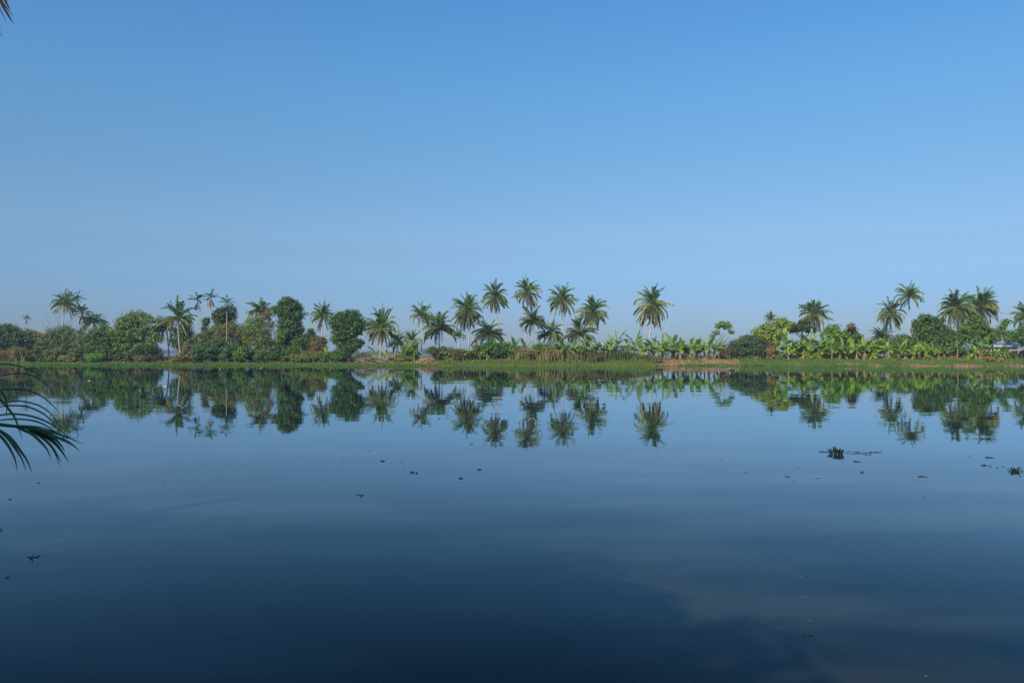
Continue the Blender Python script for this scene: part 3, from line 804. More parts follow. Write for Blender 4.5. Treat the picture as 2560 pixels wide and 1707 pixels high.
# ------------------------------------------------------------------ shrubs along the bank
G_SH = "shrubs and scrub along the far bank"
SHR = {  # zone text -> list of (px, off, rx, top_py, colour, look, leaf size)
    "under the farthest dark trees": [
        (12, 7, 26, 876, (0.20, 0.155, 0.08), "dry russet brush", 0.3), (48, 7, 20, 872, (0.19, 0.165, 0.07), "tall tan feathery reed clump", 0.3),
        (78, 12, 22, 876, (0.05, 0.075, 0.035), "dark green shrub", 0.36), (108, 9, 20, 872, (0.07, 0.105, 0.05), "grey-green shrub", 0.34)],
    "under leaning palm and dome-shaped tree": [
        (138, 7, 22, 878, (0.10, 0.12, 0.055), "olive shrub", 0.32), (170, 6, 20, 888, (0.15, 0.15, 0.065), "half-dry tan shrub", 0.3),
        (205, 8, 24, 868, (0.075, 0.105, 0.045), "leafy shrub", 0.34), (238, 5, 26, 884, (0.075, 0.17, 0.03), "low bright green creeper", 0.3),
        (275, 8, 28, 872, (0.07, 0.10, 0.045), "dull green shrub", 0.34), (312, 7, 24, 882, (0.055, 0.085, 0.035), "shaded green shrub", 0.34),
        (352, 6, 16, 890, (0.12, 0.115, 0.065), "thin brownish twiggy shrub", 0.28), (392, 8, 16, 888, (0.045, 0.065, 0.035), "very dark shrub", 0.34)],
    "between white shed and tallest rounded tree": [
        (446, 6, 18, 888, (0.14, 0.12, 0.07), "low tan shrub", 0.3), (478, 8, 22, 866, (0.13, 0.12, 0.06), "olive brown shrub", 0.32),
        (505, 6, 24, 862, (0.06, 0.105, 0.055), "grey-green shrub", 0.36), (538, 7, 26, 856, (0.055, 0.10, 0.05), "bluish green leafy shrub", 0.38),
        (572, 6, 24, 864, (0.065, 0.115, 0.05), "mid green shrub", 0.36), (600, 6, 20, 874, (0.08, 0.15, 0.035), "bright green shrub", 0.36),
        (632, 8, 16, 870, (0.05, 0.065, 0.035), "dark hollow-looking shrub", 0.32), (662, 6, 24, 872, (0.065, 0.11, 0.035), "domed green shrub", 0.34),
        (690, 7, 22, 868, (0.055, 0.10, 0.032), "dense green shrub", 0.34)],
    "between the two rounded trees": [
        (722, 7, 22, 872, (0.06, 0.105, 0.035), "green shrub", 0.34), (752, 8, 24, 850, (0.06, 0.11, 0.035), "tall leafy shrub", 0.36),
        (745, 5, 22, 888, (0.11, 0.15, 0.05), "low grassy shrub", 0.28), (786, 9, 24, 850, (0.13, 0.125, 0.06), "brown-tipped scrub", 0.3),
        (775, 6, 22, 880, (0.10, 0.14, 0.045), "olive shrub", 0.3), (812, 6, 22, 884, (0.075, 0.125, 0.04), "low mid green shrub", 0.32),
        (845, 5, 24, 878, (0.055, 0.115, 0.03), "deep green shrub", 0.36)],
    "beside the bare branches": [
        (908, 8, 20, 884, (0.11, 0.12, 0.06), "grey-olive brush", 0.28), (925, 5, 18, 892, (0.09, 0.12, 0.05), "low green brush", 0.28),
        (1008, 5, 24, 892, (0.10, 0.17, 0.035), "low light green shrub", 0.28), (985, 9, 16, 888, (0.14, 0.16, 0.05), "yellow-olive shrub", 0.28)],
    "between debris heap and tallest palm": [
        (1100, 7, 20, 866, (0.05, 0.075, 0.03), "dark rounded shrub", 0.32), (1122, 7, 22, 864, (0.09, 0.115, 0.045), "dull green shrub", 0.32),
        (1150, 6, 22, 868, (0.13, 0.13, 0.05), "yellowish brush", 0.28), (1182, 7, 20, 872, (0.12, 0.13, 0.05), "olive brush", 0.28),
        (1205, 8, 22, 862, (0.08, 0.12, 0.04), "green thicket", 0.32), (1240, 7, 30, 856, (0.045, 0.11, 0.03), "glossy deep green shrub", 0.4),
        (1268, 8, 24, 858, (0.06, 0.13, 0.035), "leafy green shrub", 0.38)],
    "under the central palm group": [
        (1295, 8, 24, 862, (0.15, 0.175, 0.06), "olive brown reedy bush", 0.26), (1322, 6, 26, 868, (0.22, 0.20, 0.09), "tan reedy bush", 0.26),
        (1348, 8, 26, 856, (0.13, 0.18, 0.055), "reedy bush", 0.26), (1378, 6, 26, 866, (0.22, 0.19, 0.08), "half-dry reedy bush", 0.26),
        (1405, 8, 26, 860, (0.12, 0.17, 0.05), "greener reedy bush", 0.28), (1438, 7, 26, 868, (0.20, 0.19, 0.07), "straw-tinged reedy bush", 0.26),
        (1468, 7, 24, 870, (0.13, 0.17, 0.055), "dull green reedy bush", 0.26)],
    "between reedy thicket and solitary palm": [
        (1512, 7, 24, 856, (0.07, 0.12, 0.045), "flowering shrub with white specks", 0.32), (1495, 5, 24, 880, (0.13, 0.13, 0.06), "low olive brush", 0.26),
        (1545, 6, 22, 872, (0.09, 0.125, 0.045), "green brush", 0.28), (1570, 7, 20, 876, (0.14, 0.13, 0.06), "brownish brush", 0.26),
        (1600, 6, 20, 882, (0.11, 0.13, 0.05), "low mixed brush", 0.26)],
    "on the red earth bank": [
        (1640, 4, 20, 892, (0.20, 0.15, 0.09), "dry pinkish brush", 0.24), (1620, 5, 14, 884, (0.13, 0.14, 0.07), "small tangled brush", 0.24),
        (1812, 7, 18, 868, (0.12, 0.10, 0.065), "brown leafless thicket", 0.26)],
    "beside the round grey-green bush": [
        (1932, 9, 16, 850, (0.17, 0.13, 0.07), "tall tan-and-green shrub", 0.28), (1948, 7, 14, 884, (0.10, 0.14, 0.05), "low green shrub", 0.28)],
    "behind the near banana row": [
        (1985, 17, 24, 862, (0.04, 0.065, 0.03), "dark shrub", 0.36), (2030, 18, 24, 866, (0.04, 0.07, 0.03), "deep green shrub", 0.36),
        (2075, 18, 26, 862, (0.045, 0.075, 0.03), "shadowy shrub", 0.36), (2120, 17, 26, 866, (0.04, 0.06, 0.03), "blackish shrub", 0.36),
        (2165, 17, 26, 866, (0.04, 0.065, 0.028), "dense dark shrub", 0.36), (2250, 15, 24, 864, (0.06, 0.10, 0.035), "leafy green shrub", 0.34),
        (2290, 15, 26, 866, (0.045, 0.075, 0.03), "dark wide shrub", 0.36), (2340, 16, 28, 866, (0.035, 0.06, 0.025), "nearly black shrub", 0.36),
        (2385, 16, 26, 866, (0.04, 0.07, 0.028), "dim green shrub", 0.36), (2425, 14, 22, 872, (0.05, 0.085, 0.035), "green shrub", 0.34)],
    "beside the pink house": [
        (2478, 4, 22, 894, (0.19, 0.14, 0.05), "orange-brown low weed patch", 0.24), (2497, 3, 12, 896, (0.20, 0.18, 0.05), "yellowish low weed", 0.24),
        (2484, 16, 15, 878, (0.04, 0.075, 0.03), "dark leafy shrub", 0.32), (2508, 20, 11, 856, (0.05, 0.10, 0.03), "slim green shrub", 0.32),
        (2538, 18, 15, 878, (0.045, 0.08, 0.03), "dark green leafy shrub", 0.32), (2530, 12, 20, 880, (0.035, 0.06, 0.03), "dark shrub", 0.34), (2555, 16, 18, 878, (0.035, 0.055, 0.028), "darkest shrub", 0.34)],
}
sd = 500
for zone, lst in SHR.items():
    order = sorted(range(len(lst)), key=lambda q: lst[q][0])
    for rank, qi in enumerate(order):
        px, off, rx, top, colr, look, lf = lst[qi]
        sd += 1
        rng = np.random.default_rng(sd)
        org, D = base(px, off)
        zt = (CAMZ + (HY - top) / F * D - org[2]) * (1.25 if px < 1000 else 1.06)
        R = rx / F * D * (1.3 if px < 1000 else 1.15)
        zt = max(zt, 0.5)
        bl = [((0, 0, zt * 0.45), (R * 0.95, R * 0.9, zt * 0.5))]
        for k in range(4):
            a = rng.uniform(0, 6.28)
            h = rng.uniform(0.35, 0.78)
            bl.append(((R * 0.55 * math.cos(a), R * 0.5 * math.sin(a), zt * h), (R * rng.uniform(0.35, 0.6), R * 0.5, zt * min(0.34, 1.04 - h))))
        reedy = "reed" in look or "brush" in look
        t = thing("shrub", "%s, %s from left %s" % (look, ORD[rank], zone), "shrub", org, G_SH)
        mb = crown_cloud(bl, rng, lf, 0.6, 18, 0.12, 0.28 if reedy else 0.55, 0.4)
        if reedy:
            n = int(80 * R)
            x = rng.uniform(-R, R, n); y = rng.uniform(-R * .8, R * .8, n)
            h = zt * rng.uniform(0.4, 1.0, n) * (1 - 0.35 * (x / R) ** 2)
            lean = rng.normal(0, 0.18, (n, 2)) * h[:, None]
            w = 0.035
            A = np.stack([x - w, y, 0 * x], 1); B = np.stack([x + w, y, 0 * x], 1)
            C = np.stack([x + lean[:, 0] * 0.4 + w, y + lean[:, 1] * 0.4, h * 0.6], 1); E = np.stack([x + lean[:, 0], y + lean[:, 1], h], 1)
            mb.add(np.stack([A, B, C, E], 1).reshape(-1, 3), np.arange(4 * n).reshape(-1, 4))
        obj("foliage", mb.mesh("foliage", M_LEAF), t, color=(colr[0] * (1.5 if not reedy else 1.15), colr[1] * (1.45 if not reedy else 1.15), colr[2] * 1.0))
        if "white specks" in look:
            fm = MB()
            for k in range(26):
                a = rng.uniform(-1, 1) * R * 0.8; z = rng.uniform(0.4, 0.9) * zt
                v, q = leaf_quads(np.array([[a, -R * 0.8 + rng.uniform(-.2, .3), z]]), np.array([[0, -1.0, 0.3]]), 0.16, rng, 1.0)
                fm.add(v, q)
            obj("blossom", fm.mesh("blossom", solid_mat("white_petals", (0.75, 0.75, 0.7), (0.85, 0.85, 0.8))), t)['kind'] = 'stuff'
        mb = MB()
        for k in range(5):
            a = rng.uniform(0, 6.28)
            tube(mb, bez((0.1 * math.cos(a), 0.1 * math.sin(a), -0.1), (0.2 * R * math.cos(a), 0.2 * R * math.sin(a), zt * 0.4), (0.55 * R * math.cos(a), 0.5 * R * math.sin(a), zt * 0.75), 4),
                 [0.05, 0.04, 0.03, 0.015], 4)
        obj("stem", mb.mesh("stem", M_BARK, True), t, color=(1, 1, 1))

# the big round bush, a thing by itself
org, D = base(1872, 8)
rng = np.random.default_rng(77)
t = thing("round_bush", "big rounded grey-green bush reaching down to the red earth at the water's edge", "bush", org)
bl = px_blobs([(1872, 866, 46, 28), (1850, 874, 34, 26), (1893, 868, 34, 30), (1872, 884, 50, 22), (1866, 850, 22, 14), (1885, 848, 24, 13), (1838, 862, 16, 12)], D, org)
obj("foliage", crown_cloud(bl, rng, 0.30, 0.6, 24, 0.04, 0.5, 0.4).mesh("foliage", M_LEAF), t, color=(0.09, 0.14, 0.06))
mb = MB()
for k in range(6):
    a = k * 1.05
    tube(mb, bez((0.1 * math.cos(a), 0.1 * math.sin(a), -0.2), (0.6 * math.cos(a), 0.6 * math.sin(a), 1.2), (2.2 * math.cos(a), 1.6 * math.sin(a), 2.6), 5), np.linspace(0.09, 0.03, 5), 5)
obj("stem", mb.mesh("stem", M_BARK, True), t, color=(1, 1, 1))

# ------------------------------------------------------------------ bananas
def banana_leaf(name, e0, bend, seed, width=0.125, dry=False):
    rng = np.random.default_rng(seed)
    n = 12
    s = np.linspace(0, 1, n)
    ang = np.radians(e0 - bend * s ** 1.4)
    pts = np.zeros((n, 3))
    for i in range(1, n):
        pts[i] = pts[i - 1] + np.array([math.cos(ang[i]), 0, math.sin(ang[i])]) / (n - 1)
    mb = MB()
    tube(mb, pts, np.linspace(0.016, 0.004, n), 3)
    st = 0.16
    m = 11
    for sd_ in (-1, 1):
        for k in range(m):
            u0 = st + (1 - st) * k / m; u1 = st + (1 - st) * (k + (0.97 if rng.random() < 0.5 else 0.80)) / m
            f = lambda u: width * (math.sin(math.pi * min(1, (0.04 + 0.93 * (u - st) / (1 - st))) ** 0.85) ** 0.6)
            P0 = np.array([np.interp(u0, s, pts[:, j]) for j in range(3)]); P1 = np.array([np.interp(u1, s, pts[:, j]) for j in range(3)])
            a = np.interp(u0, s, ang)
            Nn = np.array([-math.sin(a), 0, math.cos(a)]); T = np.array([math.cos(a), 0, math.sin(a)])
            dr = rng.uniform(-0.1, 0.5) + (0.9 if dry else 0)
            od = np.array([0, sd_ * math.cos(dr * 0.8), 0]) + (-Nn) * math.sin(dr * 0.8) + T * 0.25
            od = od + np.array([0, 0, -0.5 if dry else -0.08])
            q0, q1 = P0 + od * f(u0), P1 + od * f(u1)
            mb.add([P0, P1, q1, q0], [(0, 1, 2, 3)])
    return mb.mesh(name, M_BANANA)


BL = {c: [banana_leaf("banana_leaf_" + c, e, b, s_, w_, dr) for s_ in (1, 2, 3)] for c, (e, b, w_, dr) in {
    'spear': (86, 8, 0.085, False), 'erect': (72, 42, 0.155, False), 'mid': (50, 80, 0.165, False), 'flat': (24, 85, 0.165, False), 'dry': (-68, 22, 0.07, True)}.items()}
LBN, YBN, DBN = (0.22, 0.35, 0.055), (0.34, 0.46, 0.045), (0.12, 0.21, 0.045)


def banana(label, px, off, top, seed, spear=1, dry=4, colr=LBN, n=10, low=False, spd=1.0):
    rng = np.random.default_rng(seed)
    org, D = base(px, off)
    H = (CAMZ + (HY - top) / F * D - org[2]) * (1.09 if px > 1500 else 1.0)
    sh = H * (0.47 if not low else 0.3)
    L = H * 0.64
    t = thing("banana_plant", label, "banana plant", org, "banana plants along the far bank")
    lx = rng.normal(0, 0.12)
    p = bez((0, 0, -0.2), (lx * 0.4, 0, sh * 0.5), (lx, 0, sh), 5)
    obj("stem", tube(MB(), p, np.linspace(0.15, 0.09, 5), 7).mesh("stem", M_STEM, True), t, color=jit((1.3, 1.15, 1.0), rng, 0.1))
    az = rng.uniform(0, 6.28)
    for k in range(n):
        az += 2.39996 + rng.normal(0, 0.2)
        cls = 'spear' if k < spear else ('erect' if k < spear + 2 else ('mid' if k < spear + 5 else 'flat'))
        sc = L * rng.uniform(0.85, 1.08) * (1.0 if cls != 'spear' else 0.95)
        c = jit(colr, rng, 0.12)
        if cls == 'flat': c = jit(tuple(v * 0.8 for v in colr), rng, 0.1)
        if cls == 'spear': c = jit((0.20, 0.30, 0.11), rng, 0.08)
        obj("leaf", BL[cls][rng.integers(3)], t, loc=(lx, 0, sh - 0.05), rot=(rng.normal(0, 0.15), rng.normal(0, 0.1), az), sc=(sc, sc * spd, sc), color=c)
    for k in range(dry + (3 if dry >= 3 else 0)):
        az += 2.1
        o = obj("dry_leaf", BL['dry'][rng.integers(3)], t, loc=(lx * 0.8, 0, sh * rng.uniform(0.6, 0.95)), rot=(rng.normal(0, 0.15), 0, az), sc=sh * rng.uniform(0.5, 0.9),
                color=jit((0.50, 0.38, 0.22), rng, 0.15))


BAN = {
    "between the two rounded trees": [(816, 7, 862, dict(colr=YBN, dry=1, n=9)), (808, 9, 868, dict(colr=LBN, spear=0))],
    "behind the bare branches": [(941, 9, 858, dict(spear=0, dry=5, spd=0.8)), (968, 8, 868, dict(colr=YBN, spear=0, dry=3))],
    "in the light green creeper mound": [(1036, 8, 852, dict(colr=(0.14, 0.26, 0.04), spear=1, dry=0))],
    "between debris heap and tallest palm": [
        (1173, 5.5, 862, dict(colr=YBN, spear=1, dry=1)), (1165, 8, 870, dict(colr=YBN)), (1217, 5.5, 858, dict(colr=YBN, spear=1, dry=1)), (1246, 9, 846, dict(colr=LBN)),
        (1263, 10, 850, dict(colr=LBN, spear=0)), (1284, 9, 842, dict(colr=DBN, n=6)), (1228, 7, 868, dict(colr=LBN))],
    "among reedy bushes under the palms": [
        (1318, 12, 845, dict(colr=DBN, n=5)), (1362, 7, 850, dict(colr=LBN, spear=1)), (1390, 8, 834, dict(colr=LBN, spear=2, n=5)), (1412, 7, 843, dict(colr=LBN)), (1334, 8, 856, dict(colr=LBN, n=6)), (1376, 8, 858, dict(colr=LBN, n=7)), (1448, 9, 852, dict(colr=LBN)),
        (1432, 7, 850, dict(colr=LBN)), (1462, 7, 838, dict(colr=LBN, spear=2, n=7)), (1478, 6.5, 848, dict(colr=DBN)), (1492, 9, 852, dict(colr=LBN, spear=0)),
        (1438, 5, 880, dict(colr=DBN, low=True, n=6, dry=0, spear=0))],
    "between reedy bushes and solitary palm": [
        (1541, 8, 831, dict(colr=LBN, spear=1, dry=2)), (1531, 9, 852, dict(colr=DBN)), (1590, 8, 832, dict(colr=LBN, spear=1, dry=2, n=9)), (1577, 8, 850, dict(colr=LBN, spear=0)),
        (1604, 7, 858, dict(colr=YBN, spear=0))],
    "between solitary palm and airy tree": [
        (1634, 8, 848, dict(dry=3)), (1656, 8, 842, dict(dry=5)), (1670, 7, 850, dict(colr=YBN)), (1684, 9, 835, dict(dry=4, spear=1)), (1700, 7, 852, dict(colr=YBN, dry=5)),
        (1716, 10, 860, dict(colr=DBN, dry=2)), (1730, 7, 846, dict(colr=LBN, dry=6, spear=1)), (1741, 9, 848, dict(colr=LBN)), (1753, 8, 850, dict(colr=YBN, dry=4)),
        (1772, 7, 846, dict(colr=LBN, dry=6, spear=1)), (1786, 8, 852, dict(colr=LBN, dry=5)), (1803, 9, 848, dict(colr=DBN)), (1647, 6, 860, dict(colr=YBN, dry=5)),
        (1694, 9, 858, dict(colr=DBN, dry=3)), (1762, 9, 856, dict(colr=DBN)), (1625, 10, 854, dict(colr=DBN)), (1708, 9, 846, dict(colr=LBN, spear=0)), (1793, 10, 856, dict(colr=DBN))],
    "just right of the round bush": [
        (1962, 9, 832, dict(colr=LBN, spear=1, dry=6)), (1946, 12, 842, dict(colr=LBN)), (1982, 10, 848, dict(colr=LBN, dry=5)), (2000, 9, 846, dict(colr=YBN, spear=1)),
        (2028, 9, 830, dict(colr=LBN, spear=1)), (2014, 11, 842, dict(colr=LBN)), (2043, 8, 846, dict(colr=LBN)), (2020, 6, 868, dict(colr=YBN, low=True, dry=2, spear=0)),
        (2038, 6, 870, dict(colr=LBN, low=True, spear=0)), (2060, 9, 852, dict(colr=DBN)), (1972, 7, 864, dict(colr=YBN, spear=0)), (2008, 8, 858, dict(colr=DBN)), (2052, 7, 866, dict(colr=YBN, spear=0)), (2068, 10, 844, dict(colr=LBN)), (2079, 8, 852, dict(colr=LBN, spear=1))],
    "below the russet-topped tree": [
        (2100, 8, 858, dict(colr=LBN)), (2117, 9, 850, dict(colr=LBN, dry=6)), (2133, 8, 846, dict(colr=YBN, spear=1, dry=6)), (2152, 9, 850, dict(colr=LBN, dry=6)),
        (2160, 7, 846, dict(colr=LBN, spear=1)), (2178, 9, 850, dict(colr=LBN)), (2187, 6, 868, dict(colr=YBN, low=True, dry=2)), (2200, 9, 856, dict(colr=DBN)), (2108, 10, 848, dict(colr=DBN)), (2143, 7, 864, dict(colr=YBN)), (2170, 10, 846, dict(colr=LBN, spear=0)), (2210, 8, 848, dict(colr=LBN)),
        (2219, 6, 852, dict(colr=YBN, dry=3, spear=1)), (2232, 6, 868, dict(colr=YBN, low=True, dry=1))],
    "before the large deep green tree": [
        (2247, 9, 846, dict(colr=LBN, spear=0, dry=2)), (2281, 7, 864, dict(colr=YBN, dry=3)), (2297, 8, 860, dict(colr=LBN)), (2311, 7, 856, dict(colr=YBN, spear=1)),
        (2328, 9, 860, dict(colr=LBN)), (2345, 7, 866, dict(colr=LBN, dry=3)), (2320, 6, 874, dict(colr=YBN, low=True)), (2262, 8, 860, dict(colr=DBN)), (2290, 10, 854, dict(colr=DBN, spear=0)), (2336, 8, 858, dict(colr=YBN)), (2358, 9, 860, dict(colr=LBN))],
    "before the bright trees and house": [
        (2374, 8, 862, dict(colr=LBN)), (2392, 7, 846, dict(colr=(0.13, 0.22, 0.07), spear=1, dry=2, spd=1.1)), (2408, 9, 862, dict(colr=LBN)), (2424, 8, 858, dict(colr=LBN, dry=4)),
        (2440, 7, 866, dict(colr=YBN)), (2383, 10, 856, dict(colr=DBN, spear=0)), (2450, 9, 860, dict(colr=LBN)), (2472, 7, 866, dict(colr=LBN)), (2515, 7, 878, dict(colr=YBN)), (2461, 8, 842, dict(colr=LBN, spear=1, n=6)), (2488, 6, 872, dict(colr=LBN)), (2505, 6, 870, dict(colr=LBN)), (2422, 5, 878, dict(colr=YBN, low=True, dry=4)),
        (2526, 7, 874, dict(colr=DBN))],
}
sd = 900
for zone, lst in BAN.items():
    for rank, (px, off, top, kw) in enumerate(sorted(lst, key=lambda q: q[0])):
        sd += 1
        k = dict(kw)
        look = "low young banana plant" if k.get('low') else ("banana plant with upright leaf" if k.get('spear', 1) else "banana plant with spread leaves")
        c = k.get('colr', LBN)
        if c == YBN: look = "yellow-green " + look
        elif c == DBN: look = "darker " + look
        where = "" if len(lst) == 1 else ("%s from left " % ORD[rank])
        banana(look + ", " + where + zone, px, off, top, sd, **k)

# ------------------------------------------------------------------ grass on the bank
def grass(name, label, n, pxr, dr, hr, colr, seed, mask, w=0.045):
    rng = np.random.default_rng(seed)
    px = rng.uniform(*pxr, n); d = rng.uniform(*dr, n)
    D = shore(px) + d
    x = (px - CX) / F * D
    keep = rng.random(n) < mask(px, d, x)
    px, d, D, x = px[keep], d[keep], D[keep], x[keep]; n = len(px)
    z = np.maximum(gz(px, d, x, D), -0.02)
    h = rng.uniform(*hr, n) * (0.75 + 0.5 * np.clip(wob(x * 1.7, D), -1, 1))
    a = rng.uniform(0, math.pi, n)
    wx, wy = w * np.cos(a), w * np.sin(a)
    lx, ly = rng.normal(0, 0.35, n) * h, rng.normal(0, 0.35, n) * h
    A = np.stack([x - wx, D - wy, z - 0.03], 1); B = np.stack([x + wx, D + wy, z - 0.03], 1)
    C = np.stack([x + lx * 0.3 + wx * 0.8, D + ly * 0.3 + wy * 0.8, z + h * 0.6], 1); E = np.stack([x + lx, D + ly, z + h], 1)
    me = MB().add(np.stack([A, B, C, E], 1).reshape(-1, 3), np.arange(4 * n).reshape(-1, 4)).mesh(name, M_GRASS)
    o = obj(name, me, color=colr)
    tag(o, label, "grass", kind='stuff')


rngm = np.random.default_rng(5)
clear = lambda px, d, x: 1 - (0.93 - 0.35 * (wob(x * 2.3, d) > 0.25)) * soilness(px, d)
grass("shore_grass", "short bright green grass covering the whole far bank slope", 170000, (-260, 2820), (-0.6, 6.5), (0.12, 0.38), (0.105, 0.19, 0.042), 61, clear)
grass("shore_grass", "yellowish trodden grass fringe touching the water in the middle of the bank", 26000, (1060, 1640), (-1.2, 1.4), (0.08, 0.25), (0.20, 0.21, 0.06), 62, lambda p, d, x: 0 * p + 0.8)
grass("floating_weed", "bright green water weed mat fringing the bank's far half", 52000, (-260, 1060), (-3.0, 0.8), (0.06, 0.26), (0.11, 0.20, 0.04), 63,
      lambda p, d, x: np.where(d > -1.2 - 1.1 * wob(x * 0.6, 0) - 0.9 * np.exp(-((p - 560) / 160.0) ** 2), 1.0, 0.0))
grass("dry_weeds", "straw-coloured dry weeds between the banana stems on the far bank", 30000, (-260, 2820), (4.0, 14), (0.3, 0.9), (0.22, 0.17, 0.08), 64,
      lambda p, d, x: np.where(wob(x * 0.5, d) > -0.1, 0.8, 0.15) * clear(p, d, x))

# dry leaves and husks lying on the bare earth
rng = np.random.default_rng(66)
lx, ly, lz = [], [], []
for k in range(26000):
    p_ = rng.uniform(1600, 2620) if k % 3 else rng.uniform(890, 1110)
    d_ = rng.uniform(0.3, 14)
    if rng.random() < float(soilness(p_, d_)) * 0.9:
        D = float(shore(p_)) + d_; x = XY(p_, D)
        if math.sin(x * 1.7) + math.sin(x * 0.6 + D) + rng.normal() > 0.2:
            lx.append(x); ly.append(D); lz.append(float(gz(p_, d_, x, D)) + rng.uniform(0.02, 0.14))
P = np.stack([lx, ly, lz], 1)
Nn = rng.normal(size=P.shape) * 0.6 + np.array([0, -0.5, 0.8]); Nn /= np.linalg.norm(Nn, axis=1)[:, None]
v, q = leaf_quads(P, Nn, rng.uniform(0.12, 0.5, len(P)), rng, 0.4)
tag(obj("leaf_litter", MB().add(v, q).mesh("leaf_litter", M_GRASS), color=(0.36, 0.23, 0.13)), "brown dry leaves strewn over the bare red earth under the banana plants", "leaf litter", kind='stuff')

# ------------------------------------------------------------------ debris heap
rng = np.random.default_rng(31)
org, D = base(1064, 3.5)
n = 1500
R = np.array([2.0, 1.4, 1.35])
dr_ = rng.normal(size=(n, 3)); dr_[:, 2] = abs(dr_[:, 2]); dr_ /= np.linalg.norm(dr_, axis=1)[:, None]
P = dr_ * R * (rng.random(n) ** 0.25)[:, None]
P[:, 2] *= 0.75 + 0.35 * (P[:, 0] / 2.0)
mb = MB()
for p_ in P:
    d_ = rng.normal(size=3); d_ /= np.linalg.norm(d_)
    l = rng.uniform(0.08, 0.22)
    tube(mb, [p_ - d_ * l, p_, p_ + d_ * l + rng.normal(0, 0.02, 3)], [0.02, rng.uniform(0.04, 0.08), 0.02], 4, cap=False)
o = obj("debris_heap", mb.mesh("debris_heap", solid_mat("coconut_husks", (0.26, 0.13, 0.07), (0.52, 0.33, 0.2), 2.5)), loc=org + np.array([0, 0, -0.1]))
tag(o, "heap of reddish brown coconut husks tipped down the bank beside the thin-trunked palm", "heap", kind='stuff')

# ------------------------------------------------------------------ bare fallen branches
G_BR = "bare fallen branches on the bank"
BRN = [([(888, 905), (905, 900), (925, 893), (938, 893)], "long pale branch lying lowest at the near side of the heap", 3),
       ([(936, 892), (955, 893), (975, 891), (995, 884)], "thick straight pale branch lying across the heap's top", 4),
       ([(987, 882), (985, 890), (990, 900), (997, 908)], "white curved branch bowing down to the water on the heap's far right", 2),
       ([(898, 888), (905, 897), (912, 904), (930, 909)], "branch sloping down into the grass at the heap's left end", 5),
       ([(945, 906), (960, 898), (978, 893), (1000, 888)], "thin branch rising towards the creeper mound", 5),
       ([(918, 896), (935, 901), (952, 904), (975, 907)], "forked branch crossing the heap's middle", 6),
       ([(890, 896), (908, 903), (925, 907), (950, 909)], "branch half sunk at the water's edge", 7),
       ([(955, 890), (962, 900), (970, 905), (985, 906)], "short crooked branch under the straight one", 8),
       ([(930, 886), (948, 897), (958, 903), (965, 909)], "greyish branch standing steeply in the heap", 9)]
for pts, lab, s_ in BRN:
    rng = np.random.default_rng(s_)
    off = 1.6 + rng.uniform(0, 1.6)
    D = float(shore(940)) + off
    P = np.array([W(a, b, D + 0.5 * math.sin(k * 2 + s_)) for k, (a, b) in enumerate(pts)])
    org = P[0].copy()
    P = P - org
    mb = MB()
    tube(mb, P, np.linspace(0.065, 0.035, len(P)), 5)
    for k in range(16):
        u = rng.uniform(0.2, 3)
        i_ = min(int(u), 2); b = P[i_] + (P[i_ + 1] - P[i_]) * (u - i_)
        d_ = rng.normal(size=3); d_[2] = abs(d_[2]) * 0.7; d_ /= np.linalg.norm(d_)
        l = rng.uniform(0.5, 1.4)
        tube(mb, bez(b, b + d_ * l * 0.5 + rng.normal(0, 0.12, 3), b + d_ * l, 4), [0.04, 0.03, 0.022, 0.012], 3)
    o = obj("fallen_branch", mb.mesh("fallen_branch", M_TWIG), loc=org, color=(0.85, 0.8, 0.72))
    tag(o, lab, "branch", G_BR)

# ------------------------------------------------------------------ house and shed
def box(mb, c, s):
    c, s = np.asarray(c, float), np.asarray(s, float) / 2
    v = np.array([[x, y, z] for z in (-1, 1) for y in (-1, 1) for x in (-1, 1)], float) * s + c
    mb.add(v, [(0, 2, 3, 1), (4, 5, 7, 6), (0, 1, 5, 4), (2, 6, 7, 3), (0, 4, 6, 2), (1, 3, 7, 5)])
    return mb


M_PINK = solid_mat("pink_plaster", (0.62, 0.30, 0.30), (0.74, 0.42, 0.44), 1.2)
M_ROOF = solid_mat("pale_roof_sheet", (0.26, 0.32, 0.42), (0.40, 0.46, 0.56), 1.5, rough=0.5)
M_GLASS = solid_mat("dark_pane", (0.02, 0.025, 0.03), (0.05, 0.06, 0.07), 1, rough=0.2)
M_WHITE = solid_mat("white_wall", (0.7, 0.7, 0.68), (0.8, 0.8, 0.78), 1.5)
M_GREYW = solid_mat("grey_wall", (0.30, 0.31, 0.33), (0.40, 0.41, 0.43), 1.5)
org, D = base(2508, 30)
t = thing("house", "pink-walled house with pale blue sheet roof half hidden behind the bananas", "house", org)
obj("wall", box(MB(), (0, 1.8, 1.3), (6.6, 3.6, 2.9)).mesh("wall", M_PINK), t)
rl = MB(); z0, z1 = 2.72, 3.5
rl.add([(-3.8, -0.5, z0), (3.8, -0.5, z0), (3.8, 1.8, z1), (-3.8, 1.8, z1), (-3.8, -0.5, z0 + .06), (3.8, -0.5, z0 + .06), (3.8, 1.8, z1 + .06), (-3.8, 1.8, z1 + .06)],
       [(0, 3, 2, 1), (4, 5, 6, 7), (0, 1, 5, 4), (1, 2, 6, 5), (2, 3, 7, 6), (3, 0, 4, 7)])
rl.add([(-3.8, 4.1, z0), (3.8, 4.1, z0), (3.8, 1.802, z1), (-3.8, 1.802, z1), (-3.8, 4.1, z0 + .06), (3.8, 4.1, z0 + .06), (3.8, 1.802, z1 + .06), (-3.8, 1.802, z1 + .06)],
       [(0, 1, 2, 3), (4, 7, 6, 5), (0, 4, 5, 1), (1, 5, 6, 2), (2, 6, 7, 3), (3, 7, 4, 0)])
obj("roof", rl.mesh("roof", M_ROOF), t)
